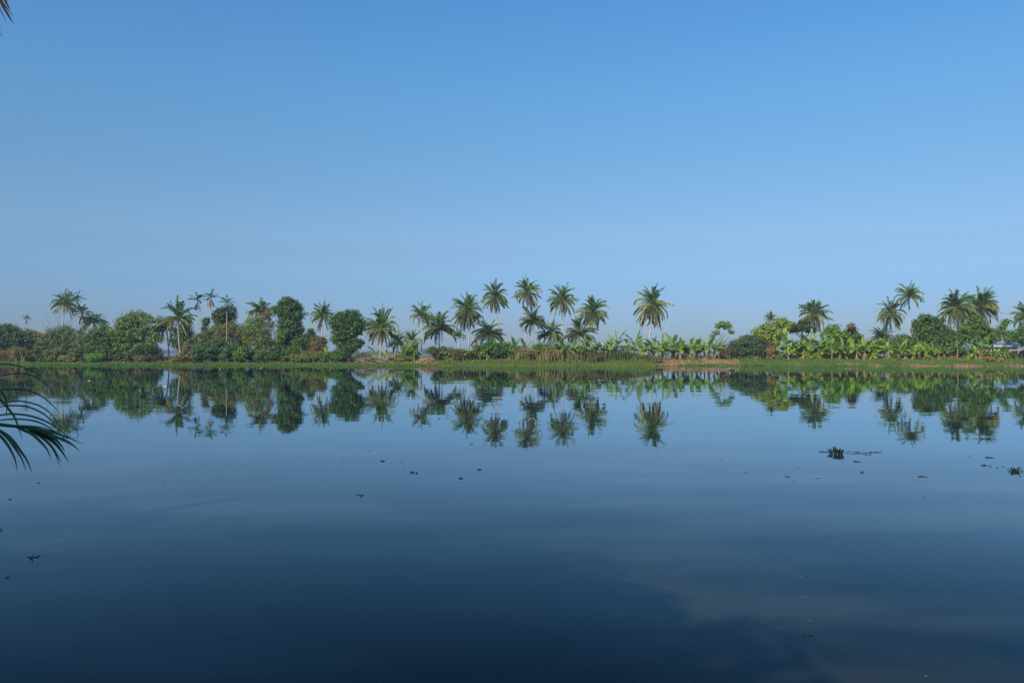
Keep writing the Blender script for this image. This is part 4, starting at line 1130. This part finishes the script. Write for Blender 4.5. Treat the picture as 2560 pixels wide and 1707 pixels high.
for wx in (-1.7, 1.9):
    wd = obj("window", box(MB(), (wx, -0.03, 1.55), (1.1, 0.08, 1.0)).mesh("window", M_WHITE), t)
    obj("pane", box(MB(), (wx, -0.075, 1.55), (0.9, 0.03, 0.8)).mesh("pane", M_GLASS), wd)
obj("door", box(MB(), (0.1, -0.03, 1.05), (0.9, 0.08, 2.0)).mesh("door", solid_mat("door_wood", (0.12, 0.07, 0.04), (0.2, 0.12, 0.07), 3)), t)
org, D = base(424, 24)
t = thing("shed", "small white-roofed grey shed glimpsed through the gap beside the yellow-fronded palm", "shed", org)
obj("wall", box(MB(), (0, 1.0, 0.45), (2.6, 2.0, 1.0)).mesh("wall", M_GREYW), t)
obj("roof", box(MB(), (0, 0.95, 1.12), (2.9, 2.4, 0.34)).mesh("roof", M_WHITE), t)
obj("door", box(MB(), (0.4, -0.02, 0.4), (0.7, 0.06, 0.85)).mesh("door", M_GLASS), t)

# ------------------------------------------------------------------ far-off wood
rng = np.random.default_rng(9)
mb = MB()
for k in range(300):
    x = -1650 + k * 11 + rng.normal(0, 5); y = 2000 + rng.normal(0, 60)
    h = 12 + 4 * math.sin(x * 0.0071) + 3.0 * math.sin(x * 0.027 + 1) + rng.uniform(-3, 4)
    mb2 = crown_cloud([((x, y, 1 + max(h, 1.5) * 0.55), (11, 9, max(h, 1.5) * 0.52))], rng, 3.5, 5.0, 10, 0.05)
    for v, l, s_ in zip(mb2.V, mb2.loops, mb2.sizes):
        mb.add(v, l.reshape(-1, 4))
tag(obj("distant_treeline", mb.mesh("distant_treeline", M_LEAF), color=(0.05, 0.085, 0.04)),
    "bluish hazy wood far off across the fields behind the bank", "treeline", kind='stuff')

# ------------------------------------------------------------------ near bank: garden palm, coconut palm, shade tree
def curve(P, n=14):
    P = np.asarray(P, float)
    m = len(P)
    Q = np.vstack([2 * P[0] - P[1], P, 2 * P[-1] - P[-2]])
    out = []
    for i in range(m - 1):
        p0, p1, p2, p3 = Q[i:i + 4]
        for t_ in np.linspace(0, 1, max(2, n // (m - 1)), endpoint=False):
            out.append(0.5 * ((2 * p1) + (-p0 + p2) * t_ + (2 * p0 - 5 * p1 + 4 * p2 - p3) * t_ ** 2 + (-p0 + 3 * p1 - 3 * p2 + p3) * t_ ** 3))
    out.append(P[-1])
    return np.array(out)


def leaflet(pts, width, org, root_w=0.5, fold=0.35):
    """folded blade along world points; width in metres"""
    C = curve(pts, 18)
    n = len(C)
    T = np.gradient(C, axis=0); T /= np.linalg.norm(T, axis=1)[:, None] + 1e-9
    view = np.array([0.12, -1.0, 0.25]); view /= np.linalg.norm(view)
    S = np.cross(T, view); S /= np.linalg.norm(S, axis=1)[:, None] + 1e-9
    u = np.linspace(0, 1, n)
    w = width * np.minimum(1, root_w + (1 - root_w) * u / 0.25) * np.clip((1 - u) / 0.45, 0, 1) ** 0.7 * 0.5
    w = np.maximum(w, width * 0.03)[:, None]
    Nn = np.cross(S, T)
    L_ = C + S * w + Nn * w * fold; R_ = C - S * w + Nn * w * fold
    V = np.concatenate([L_, C, R_]) - org
    Q = [(i, i + 1, n + i + 1, n + i) for i in range(n - 1)] + [(n + i, n + i + 1, 2 * n + i + 1, 2 * n + i) for i in range(n - 1)]
    return MB().add(V, Q)


NB = np.array([-3.45, 3.1, 0.3])
t_gp = thing("garden_palm", "dark palm fronds with long drooping blades reaching in from the near bank over the water", "palm tree", NB)
cr = lambda x, y: (x * 0.2041, 880 + y * 0.2041)
D0 = 3.4


def fpt(cx_, cy_, dy):
    px, py = cr(cx_, cy_)
    return W(px, py, D0 + dy)


stems = [((0, 0, 0), (0.05, 0.1, 1.0), (0.25, 0.25, 1.9)), ((-0.25, 0.2, 0), (-0.3, 0.3, 1.1), (-0.5, 0.4, 2.3)), ((0.1, -0.3, 0), (0.1, -0.4, 0.9), (0.0, -0.6, 1.8))]
for a, b, c in stems:
    obj("stem", tube(MB(), bez(a, b, c, 8), np.linspace(0.05, 0.03, 8), 8).mesh("stem", M_STEM, True), t_gp, color=(0.5, 0.8, 0.35))
FCOL = (0.035, 0.085, 0.025)
fA = [(-1150, 900), (-700, 800), (-300, 840), (0, 885), (260, 915), (480, 960), (640, 1000)]
fB = [(-1150, 860), (-800, 500), (-500, 300), (-250, 260), (-90, 330)]
rA = np.array([fpt(x, y, 0.0) for x, y in fA]); rB = np.array([fpt(x, y, 0.12) for x, y in fB])
frA = obj("frond", tube(MB(), curve(rA, 30) - NB, np.linspace(0.012, 0.0035, len(curve(rA, 30))), 6).mesh("frond", M_FROND, True), t_gp, color=FCOL)
frB = obj("frond", tube(MB(), curve(rB, 24) - NB, np.linspace(0.011, 0.004, len(curve(rB, 24))), 6).mesh("frond", M_FROND, True), t_gp, color=FCOL)
LEAFLETS = [  # (frond, points in crop pixels, width px)
    ('B', [(-300, 262), (-60, 150), (200, 165), (430, 250), (580, 360)], 15),
    ('B', [(-280, 262), (-40, 292), (200, 262), (400, 290), (560, 390), (670, 515)], 13),
    ('A', [(-330, 600), (0, 468), (250, 458), (400, 485), (560, 570), (670, 670), (755, 770)], 17),
    ('A', [(-200, 760), (0, 640), (170, 600), (300, 605), (480, 650), (620, 740), (700, 840), (765, 970)], 16),
    ('A', [(-250, 800), (0, 672), (150, 655), (330, 665), (500, 730), (620, 820), (720, 950), (880, 1190)], 18),
    ('A', [(-150, 860), (0, 775), (200, 758), (400, 785), (600, 860), (760, 970), (980, 1130)], 20),
    ('A', [(-80, 875), (0, 835), (200, 820), (400, 835), (560, 890), (700, 980), (850, 1060)], 18),
    ('A', [(240, 905), (420, 925), (600, 968), (780, 1020), (1045, 1122)], 26),
    ('A', [(200, 890), (420, 905), (560, 930), (700, 980), (860, 1050), (985, 1100)], 12),
    ('B', [(-110, 330), (-20, 440), (50, 510), (92, 620), (92, 700), (80, 805)], 22),
    ('B', [(-150, 300), (-40, 520), (40, 610), (110, 690), (190, 800), (240, 930), (285, 1062)], 26),
    ('A', [(180, 905), (300, 955), (400, 1000), (500, 1085), (590, 1190), (642, 1312)], 30),
    ('A', [(320, 925), (460, 1000), (560, 1070), (650, 1160), (720, 1270), (762, 1350)], 27),
    ('A', [(500, 1010), (600, 1100), (680, 1225), (720, 1320), (746, 1412)], 12),
    ('A', [(400, 940), (520, 1005), (620, 1060), (730, 1160), (855, 1342)], 40),
    ('A', [(430, 945), (580, 1000), (680, 1055), (760, 1140), (812, 1222)], 26),
    ('A', [(500, 965), (660, 1020), (780, 1070), (880, 1120), (995, 1212)], 30),
    ('A', [(360, 930), (500, 985), (640, 1040), (700, 1080)], 44),
    ('A', [(-220, 850), (-60, 930), (60, 990), (160, 1070), (260, 1200), (350, 1330), (412, 1482)], 32),
    ('A', [(-260, 845), (-100, 900), (40, 985), (130, 1075), (210, 1190), (285, 1310), (333, 1455)], 30),
    ('A', [(-320, 840), (-150, 900), (0, 1010), (80, 1095), (150, 1205), (205, 1330), (226, 1470)], 30),
    ('A', [(-500, 820), (-300, 950), (-120, 1180), (-30, 1400), (0, 1560), (2, 1700)], 30),
    ('A', [(-600, 810), (-480, 950), (-360, 1200), (-300, 1500)], 30), ('A', [(-700, 800), (-620, 1000), (-560, 1250), (-540, 1500)], 30),
    ('B', [(-500, 300), (-300, 100), (-120, 90), (-60, 130)], 22), ('B', [(-600, 370), (-500, 500), (-420, 700), (-380, 900)], 26),
    ('B', [(-420, 290), (-300, 420), (-220, 560), (-190, 720)], 26), ('B', [(-700, 440), (-650, 250), (-500, 120), (-330, 60)], 24),
]
for k, (fr, pts, wpx) in enumerate(LEAFLETS):
    dy = 0.12 * math.sin(k * 2.3)
    base_d = 0.12 if fr == 'B' else 0.0
    P = np.array([fpt(x, y, base_d + dy * min(1, j / 2.0)) for j, (x, y) in enumerate(pts)])
    me = leaflet(P, wpx * 0.2041 / F * D0 * 1.15, NB).mesh("leaflet", M_FROND, True)
    rngk = np.random.default_rng(k)
    obj("leaflet", me, frA if fr == 'A' else frB, color=jit(FCOL, rngk, 0.15))
rng = np.random.default_rng(12)
for si, (a, b, c) in enumerate(stems):          # the rest of the clump, beyond the picture's edge
    for k in range(5):
        az = 1.9 + si * 0.8 + k * 0.75
        obj("frond", FR[('erect', 'up', 'mid')[k % 3]][k % 3], t_gp, loc=c, rot=(0, 0, az), sc=1.5, color=jit(FCOL, rng))

# near coconut palm whose one frond shows at the top corner
NP = np.array([-9.6, 4.6, 0.5])
t_np = thing("coconut_palm", "near coconut palm of which only hanging frond tips show in the picture's upper corner", "palm tree", NP)
topn = np.array([1.9, 1.4, 7.4])
obj("trunk", tube(MB(), bez((0, 0, -0.2), (0.4, 0.3, 4.2), topn, 12), np.interp(np.linspace(0, 1, 12), [0, .1, 1], [0.3, 0.19, 0.14]), 10).mesh("trunk", M_PALMBARK, True), t_np, color=TRV[0])
rng = np.random.default_rng(14)
az = 1.0
for cls, cnt in (('spear', 1), ('erect', 4), ('up', 5), ('mid', 5), ('flat', 4)):
    for k in range(cnt):
        az += 2.39996
        a2 = az % 6.283
        if -0.6 < ((a2 + 3.14) % 6.283) - 3.14 < 1.3:
            a2 += 2.6
        obj("frond", FR[cls][k % 3], t_np, loc=topn, rot=(0, 0, a2), sc=3.3, color=jit(GRN, rng))
obj("coconut_bunch", COCO[0], t_np, loc=topn, sc=0.9)
Dn = 6.6
tp = lambda x, y: W(x * 0.0638, y * 0.0638, Dn)
rn = [topn + NP, W(-230, -190, 6.4), W(-110, -120, 6.5), W(-30, -45, Dn), W(-8, -15, Dn)]
frn = obj("frond", tube(MB(), curve(rn, 24) - NP, np.linspace(0.02, 0.006, len(curve(rn, 24))), 5).mesh("frond", M_FROND, True), t_np, color=(0.03, 0.05, 0.02))
for k, (pts, wpx) in enumerate([([(-100, -500), (-30, -60), (120, 160), (215, 340), (292, 495)], 70), ([(-220, -500), (-80, 0), (90, 260), (232, 498)], 60),
                                ([(-330, -560), (-120, 60), (20, 340), (120, 560), (218, 730)], 75), ([(-420, -620), (-200, 100), (-20, 520), (90, 775)], 50),
                                ([(60, -500), (150, -160), (220, 20), (292, 180)], 40), ([(-520, -700), (-300, 200), (-60, 700), (40, 1015)], 50),
                                ([(-640, -800), (-420, 300), (-120, 900), (42, 1320)], 50), ([(-100, -420), (20, -100), (90, 80), (180, 260)], 60),
                                ([(-800, -900), (-620, 200), (-400, 900), (-200, 1300)], 60), ([(-1000, -1200), (-820, 0), (-640, 800), (-500, 1300)], 60)]):
    P = np.array([tp(x, y) + np.array([0, 0.08 * math.sin(k) * j / 4, 0]) for j, (x, y) in enumerate(pts)])
    obj("leaflet", leaflet(P, wpx * 0.0638 / F * Dn, NP).mesh("leaflet", M_FROND, True), frn, color=(0.010, 0.016, 0.010))  # near-black colour stands in for the shade on these leaflets

# spreading tree behind the camera's side of the near bank that shades the garden palm
ST = np.array([-10.4, -6.2, 0.6])
t_st = thing("shade_tree", "spreading leafy tree on the near bank shading the garden palm", "tree", ST)
rng = np.random.default_rng(21)
blb = [((0.0, 0.5, 9.5), (4.2, 4.2, 2.4)), ((-2.5, -1, 8.6), (3.0, 3.2, 2.0)), ((2.4, 2.0, 8.8), (3.0, 3.0, 2.0)), ((1.0, -2.6, 9.0), (3.2, 3.0, 2.0)), ((3.6, -0.6, 9.2), (2.6, 2.6, 1.8))]
obj("crown", crown_cloud(blb, rng, 0.35, 0.8, 40, 0.05, fill=1.3).mesh("crown", M_LEAF), t_st, color=MG)
mb = MB(); tube(mb, bez((0, 0, -0.2), (0.3, 0, 3), (0, 0.3, 7.5), 8), np.linspace(0.38, 0.2, 8), 9)
obj("trunk", mb.mesh("trunk", M_BARK, True), t_st, color=(1, 1, 1))
for c, r in blb:
    c = np.array(c)
    obj("limb", tube(MB(), bez((0.05, 0.1, 4.6), c * 0.5 + np.array([0, 0, 2.6]), c, 6), np.linspace(0.16, 0.05, 6), 6).mesh("limb", M_BARK, True), t_st, color=(1, 1, 1))

# ------------------------------------------------------------------ things afloat
M_FLOAT = foliage_mat("floating_leaf", trans=0.1, rough=0.35, var=0.2, spec=0.5, nscale=8, hue_shift=0.3)


def wd(px, py):
    D = CAMZ * F / (py - HY)
    return np.array([XY(px, D), D, 0.0]), D


def hyacinth(label, px, py, wpx, seed, n, tail=()):
    """rosette of spoon-shaped leaves on bulbous stalks"""
    org, D = wd(px, py)
    rng = np.random.default_rng(seed)
    R = wpx / F * D * 0.5
    t = thing("water_hyacinth", label, "water plant", org, "water hyacinths adrift")
    for k in range(n):
        mb = MB()
        a = rng.uniform(0, 6.28); rr = R * math.sqrt(rng.random()) * 0.9
        b = np.array([math.cos(a) * rr * 0.88, math.sin(a) * rr * 0.88, 0.0])
        h = R * rng.uniform(0.10, 0.55) * (1.15 - 0.6 * rr / R)
        tip = np.array([math.cos(a) * rr, math.sin(a) * rr, h])
        tube(mb, bez(b, (b + tip) / 2 + np.array([0, 0, h * 0.2]), tip, 4), [0.006, 0.010, 0.006, 0.003], 5)
        s = R * rng.uniform(0.11, 0.16)
        dirn = np.array([math.cos(a) * 0.7, math.sin(a) * 0.7, rng.uniform(0.3, 1.4)]); dirn /= np.linalg.norm(dirn)
        side = np.cross(dirn, [0, 0, 1.0]); side /= np.linalg.norm(side) + 1e-9
        nn = np.cross(side, dirn)
        ring = []
        for q in range(9):
            th = 2 * math.pi * q / 9
            u_, v_ = 0.5 - 0.5 * math.cos(th), math.sin(th)
            ring.append(tip + dirn * s * 2 * u_ + side * s * 0.95 * v_ + nn * s * 0.25 * (v_ * v_))
        mb.add([tip + dirn * s * 0.9 - nn * 0.02 * s] + ring, [(0, 1 + q, 1 + (q + 1) % 9) for q in range(9)])
        obj("leaf", mb.mesh("leaf", M_FLOAT, True), t, color=jit((0.016, 0.036, 0.014), rng, 0.35))
    for (tx, ty, lpx, up_) in tail:
        o2, D2 = wd(tx, ty)
        mb = MB()
        c = o2 - org
        l = lpx / F * D2
        pts = np.array([c + np.array([l * (u - 0.5), 0.03 * math.sin(u * 7), 0.006 + up_ * math.sin(u * 3.1) * 0.02]) for u in np.linspace(0, 1, 6)])
        tube(mb, pts, [0.002, 0.005, 0.006, 0.005, 0.004, 0.002], 4)
        for u in range(14):
            P = pts[rng.integers(6)] + np.array([0, 0, 0.008])
            v, q = leaf_quads(P[None], np.array([[0.1, -0.2, 1.0]]), 0.045, rng, 0.6)
            mb.add(v + rng.normal(0, 0.012, 3) * np.array([1, 3, 0]), q)
        obj("runner", mb.mesh("runner", M_FLOAT), t, color=(0.02, 0.035, 0.022))
    return t


hyacinth("largest clump of dark water hyacinth, trailing runners, afloat below the tall thin palm's reflection", 2090, 1133, 44, 1, 46,
         [(2128, 1131, 40, 1), (2152, 1132, 36, 0.5), (2168, 1134, 18, 1), (2188, 1130, 30, 0), (2059, 1129, 26, 0)])
hyacinth("dark water hyacinth clump with open gaps between leaves, almost cut by the picture's edge", 2537, 1177, 34, 2, 22, [])
hyacinth("small rounded water hyacinth alone in the middle of the blue water", 1042, 1182, 10, 3, 9, [(1031, 1181, 8, 0)])

# small floating bits: (px, py, length px, kind, label)
DK, YL, PL, BN, OL = (0.006, 0.009, 0.006), (0.36, 0.44, 0.06), (0.24, 0.23, 0.17), (0.06, 0.045, 0.03), (0.03, 0.045, 0.025)
BITS = [
    (2040, 1193, 15, 'leaf', YL, "bright yellow-green leaf afloat right under the largest hyacinth clump"),
    (1963, 1190, 18, 'cluster', OL, "ragged cluster of olive leaf scraps just left of the bright yellow leaf"),
    (1863, 1180, 8, 'leaf', DK, "dark seed-like leaf alone left of the olive leaf scraps"),
    (2153, 1180, 10, 'curl', BN, "brown curled leaf with raised tip right of the bright yellow leaf"),
    (2303, 1190, 22, 'twig', BN, "thin brown twig between the two hyacinth clumps, lower one"),
    (2306, 1242, 8, 'leaf', DK, "small dark leaf below the thin brown twig"),
    (1804, 1147, 7, 'leaf', BN, "tiny brown leaf nearest the palm reflections, left of the hyacinth"),
    (1993, 1169, 8, 'leaf', OL, "faint olive leaf just above the bright yellow leaf"),
    (1983, 1201, 7, 'leaf', OL, "dim leaf under the olive leaf scraps"),
    (2104, 1154, 6, 'leaf', OL, "tiny leaf directly beneath the largest hyacinth clump"),
    (2140, 1153, 18, 'twig', OL, "floating stem just beneath the hyacinth's runners"),
    (2421, 1139, 9, 'leaf', OL, "dim leaf highest up between the two hyacinth clumps"),
    (2470, 1143, 20, 'twig', OL, "thin stem above the dark weed raft"),
    (2464, 1163, 34, 'raft', OL, "flat raft of sunken weed left of the edge hyacinth"),
    (2505, 1166, 9, 'leaf', DK, "dark leaf between the weed raft and the edge hyacinth"),
    (2490, 1169, 10, 'leaf', DK, "flat dark leaf just under the weed raft's end"),
    (2516, 1174, 6, 'leaf', DK, "speck of leaf touching the edge hyacinth's shadow"),
    (903, 1238, 14, 'sprig', DK, "dark three-pronged sprig with a raised tip, alone in mid water"),
    (894, 1236, 5, 'leaf', DK, "speck of leaf beside the three-pronged sprig"),
    (1152, 1195, 10, 'chunk', DK, "short black stick fragment right of the small hyacinth"),
    (1154, 1205, 5, 'leaf', DK, "speck directly below the short black stick"),
    (1199, 1173, 11, 'twig', DK, "thin dark stem above and right of the short black stick"),
    (1179, 1110, 13, 'leaf', OL, "faint leaf near the shaggy palm's reflection"),
    (915, 1123, 5, 'leaf', DK, "smaller leaf of the close pair below the rounded trees' reflections"),
    (924, 1127, 8, 'leaf', DK, "larger leaf of the close pair below the rounded trees' reflections"),
    (859, 1153, 5, 'leaf', DK, "dark speck below left of the close pair of leaves"),
    (845, 1174, 4, 'leaf', OL, "faint speck, lowest left of the scattered bits near the leaf pair"),
    (926, 1151, 4, 'leaf', OL, "tiny faint bit straight below the close pair of leaves"),
    (958, 1152, 12, 'twig', OL, "hair-thin stem between the leaf pair and the small hyacinth"),
    (978, 1159, 4, 'leaf', DK, "tiny bit right of the hair-thin stem"),
    (1005, 1154, 8, 'leaf', DK, "flat leaf upper left of the small hyacinth"),
    (1010, 1171, 7, 'leaf', DK, "dark leaf close to the small hyacinth's upper left"),
    (30, 1247, 11, 'twig', DK, "short dark stem below the garden palm's fronds"),
    (100, 1206, 9, 'twig', OL, "faint stem just under the garden palm's lowest blades"),
    (153, 1231, 6, 'leaf', PL, "pale leaf fleck right of the stem below the garden palm"),
    (412, 1207, 6, 'leaf', DK, "dark speck in open water right of the garden palm"),
    (514, 1215, 5, 'leaf', OL, "dim speck in open water, farther right of the garden palm"),
    (5, 1322, 14, 'curl', DK, "dark curled leaf touching the picture's edge below the garden palm"),
    (103, 1386, 12, 'leaf', DK, "plump dark leaf at the tip of a thin floating stem"),
    (82, 1393, 26, 'sprig', DK, "dark twig with a thin trailing stem beside the plump leaf"),
    (23, 1442, 9, 'chunk', DK, "slanted dark sliver below the trailing twig"),
    (445, 1456, 9, 'leaf', DK, "dark leaf alone in the deep blue left part of the water"),
    (677, 1507, 8, 'leaf', BN, "brown leaf low in the centre-left water"),
    (815, 1463, 5, 'leaf', BN, "brown speck right of and above the brown centre-left leaf"),
    (578, 1592, 10, 'leaf', DK, "dark leaf of the lowest pair, the longer one"),
    (592, 1589, 6, 'leaf', DK, "dark leaf of the lowest pair, the shorter one"),
    (1336, 1473, 4, 'leaf', DK, "dark dot in the lower middle of the water"),
    (1548, 1657, 8, 'leaf', (0.05, 0.14, 0.05), "small green leaf near the bottom of the picture"),
    (1999, 1441, 6, 'leaf', PL, "pale fleck, topmost of the line of four pale bits"),
    (2012, 1490, 6, 'leaf', PL, "pale fleck, second from the top of the line of four pale bits"),
    (2023, 1549, 8, 'leaf', PL, "pale straw scrap, third of the line of four pale bits"),
    (2018, 1583, 24, 'raft', BN, "brownish submerged leaf, lowest of the line of four pale bits"),
    (2309, 1686, 4, 'leaf', PL, "pale dot nearest the lower right corner"),
    (1829, 1407, 3, 'leaf', DK, "dark dot above and left of the line of pale bits"),
    (1831, 926, 14, 'chunk', DK, "dark waterlogged stick close to the red earth bank"),
    (223, 952, 7, 'curl', (0.7, 0.45, 0.25), "orange-tan husk bobbing right of the garden palm's top blade"),
    (242, 971, 6, 'leaf', YL, "yellow leaf lowest among the bits near the bank's far half"),
    (166, 949, 22, 'cluster', YL, "yellow-green leaf scraps seen past the garden palm's top blades"),
    (85, 947, 14, 'cluster', YL, "yellow-green leaf scraps behind the garden palm's upper blades"),
    (213, 929, 5, 'leaf', YL, "small yellow leaf above the orange-tan husk"),
    (252, 953, 5, 'leaf', YL, "yellow fleck just right of the orange-tan husk"),
    (262, 952, 6, 'leaf', PL, "pale leaf, second fleck right of the orange-tan husk"),
    (270, 940, 5, 'leaf', YL, "yellow fleck above the pale leaf near the husk"),
    (357, 949, 6, 'leaf', PL, "pale leaf halfway between the husk and the white lily-like scrap"),
    (351, 944, 5, 'leaf', YL, "yellow fleck touching the dome-shaped tree's reflection"),
    (413, 966, 9, 'curl', (0.8, 0.74, 0.76), "white paper-like scrap in the yellow palm's reflection"),
    (394, 963, 4, 'leaf', YL, "yellow fleck just left of the white scrap"),
    (454, 964, 5, 'leaf', PL, "pale fleck just right of the white scrap"),
    (464, 944, 5, 'leaf', YL, "yellow fleck above and right of the white scrap"),
    (398, 912, 8, 'curl', (0.75, 0.75, 0.7), "white scrap caught in the green weed at the bank"),
    (527, 958, 4, 'leaf', OL, "small leaf in the reflection of the tallest slim palm"),
    (558, 958, 5, 'leaf', YL, "yellow leaf in the reflection of the slim areca palms"),
    (655, 949, 7, 'leaf', PL, "pale leaf in the vine-draped tree's reflection"),
    (724, 958, 4, 'leaf', PL, "pale fleck in the tallest rounded tree's reflection"),
]
for k, (px, py, lp, kind, colr, lab) in enumerate(BITS):
    rng = np.random.default_rng(3000 + k)
    org, D = wd(px, py)
    L = max(lp / F * D, 0.02)
    mb = MB()

    def blade(c, l, ang_, lift=0.0, wid=0.38):
        T = np.array([math.cos(ang_), math.sin(ang_), lift]); T /= np.linalg.norm(T)
        S = np.array([-math.sin(ang_), math.cos(ang_), 0])
        us = np.linspace(0, 1, 6)
        V = []
        for u in us:
            w = wid * l * 0.5 * math.sin(math.pi * (0.06 + 0.9 * u)) ** 0.8
            cc = c + T * l * (u - 0.5 if lift == 0 else u) + np.array([0, 0, 0.004 + l * 0.10 * (u - 0.5) ** 2])
            V += [cc + S * w + np.array([0, 0, w * 0.3]), cc, cc - S * w + np.array([0, 0, w * 0.3])]
        Q = []
        for j in range(5):
            a_ = j * 3
            Q += [(a_, a_ + 1, a_ + 4, a_ + 3), (a_ + 1, a_ + 2, a_ + 5, a_ + 4)]
        mb.add(V, Q)

    a0 = rng.uniform(-0.5, 0.5)
    if kind == 'leaf':
        blade(np.zeros(3), L * 0.8, a0, wid=0.55 + (0.4 if lp < 7 else 0.1))
    elif kind == 'curl':
        blade(np.zeros(3), L, a0); blade(np.zeros(3), L * 0.7, a0 + 0.7, lift=0.8); tube(mb, [(-L * .4, 0, .005), (0, 0, .02), (L * .4, 0, .008)], 0.006 * max(1, D / 14), 4)
    elif kind == 'twig':
        tube(mb, bez((-L / 2, 0, 0.006), (0, 0.06 * L, 0.012), (L / 2, -0.3 * L, 0.004), 6), [0.004 * D / 14, 0.008 * D / 14, 0.008 * D / 14, 0.007 * D / 14, 0.006 * D / 14, 0.003], 5)
        blade(np.array([-L * 0.3, 0, 0.006]), L * 0.35, a0)
    elif kind == 'chunk':
        tube(mb, bez((-L / 2, 0, 0.0), (0, 0.1 * L, 0.012), (L / 2, 0.5 * L, 0.01), 5), [L * 0.08, L * 0.13, L * 0.12, L * 0.13, L * 0.08], 6)
    elif kind == 'sprig':
        blade(np.zeros(3), L * 0.45, a0); tube(mb, bez((0, 0, 0), (L * .1, 0, L * .15), (L * .22, 0, L * .38), 4), [0.008, 0.007, 0.006, 0.003], 4)
        tube(mb, bez((-L * .9, 0.1, 0.002), (-L * .3, 0, 0.006), (L * .5, 0.05, 0.004), 5), 0.004, 4)
        tube(mb, bez((0, 0, 0), (L * .1, -.02, L * .02), (L * .25, -0.2 * L, 0.005), 4), 0.006, 4)
    elif kind in ('cluster', 'raft'):
        for j in range(7):
            blade(np.array([rng.uniform(-L / 2, L / 2), rng.uniform(-L / 3, L / 3), 0.001 * j]), L * rng.uniform(0.18, 0.4), rng.uniform(-0.6, 0.6), wid=0.55)
    nm = {'leaf': 'floating_leaf', 'curl': 'curled_leaf', 'twig': 'floating_twig', 'chunk': 'floating_stick', 'sprig': 'floating_sprig', 'cluster': 'leaf_scraps', 'raft': 'weed_raft'}[kind]
    tag(obj(nm, mb.mesh(nm, M_FLOAT, True), loc=org, color=colr), lab, "leaf" if kind in ('leaf', 'curl') else "flotsam", "leaves and twigs adrift on the water")

# white bird far off in the clear sky
bp = W(898, 658, 330.0)
bd = MB()
tube(bd, [(-0.05, -0.28, 0), (0, -0.1, 0.02), (0, 0.12, 0.02), (0, 0.34, 0.03)], [0.02, 0.09, 0.08, 0.015], 8)
t = thing("white_bird", "tiny white bird gliding in the clear sky above the rounded trees", "bird", bp)
M_BIRD = solid_mat("white_feathers", (0.75, 0.75, 0.75), (0.85, 0.85, 0.85))
obj("body", bd.mesh("body", M_BIRD, True), t)
for sg in (-1, 1):
    wv = np.array([(0.05, 0.12, 0.03), (0.05, -0.12, 0.03), (0.32, -0.10, 0.16), (0.30, 0.14, 0.15), (0.62, 0.12, 0.08), (0.60, 0.02, 0.08)]) * np.array([sg, 1, 1])
    wt = wv + np.array([0, 0, 0.012])
    w_ = MB().add(np.vstack([wv, wt]), [(0, 1, 2, 3), (3, 2, 5, 4), (6, 9, 8, 7), (9, 10, 11, 8), (0, 6, 7, 1), (1, 7, 8, 2), (2, 8, 11, 5), (4, 10, 9, 3), (3, 9, 6, 0), (5, 11, 10, 4)])
    obj("wing", w_.mesh("wing", M_BIRD), t)
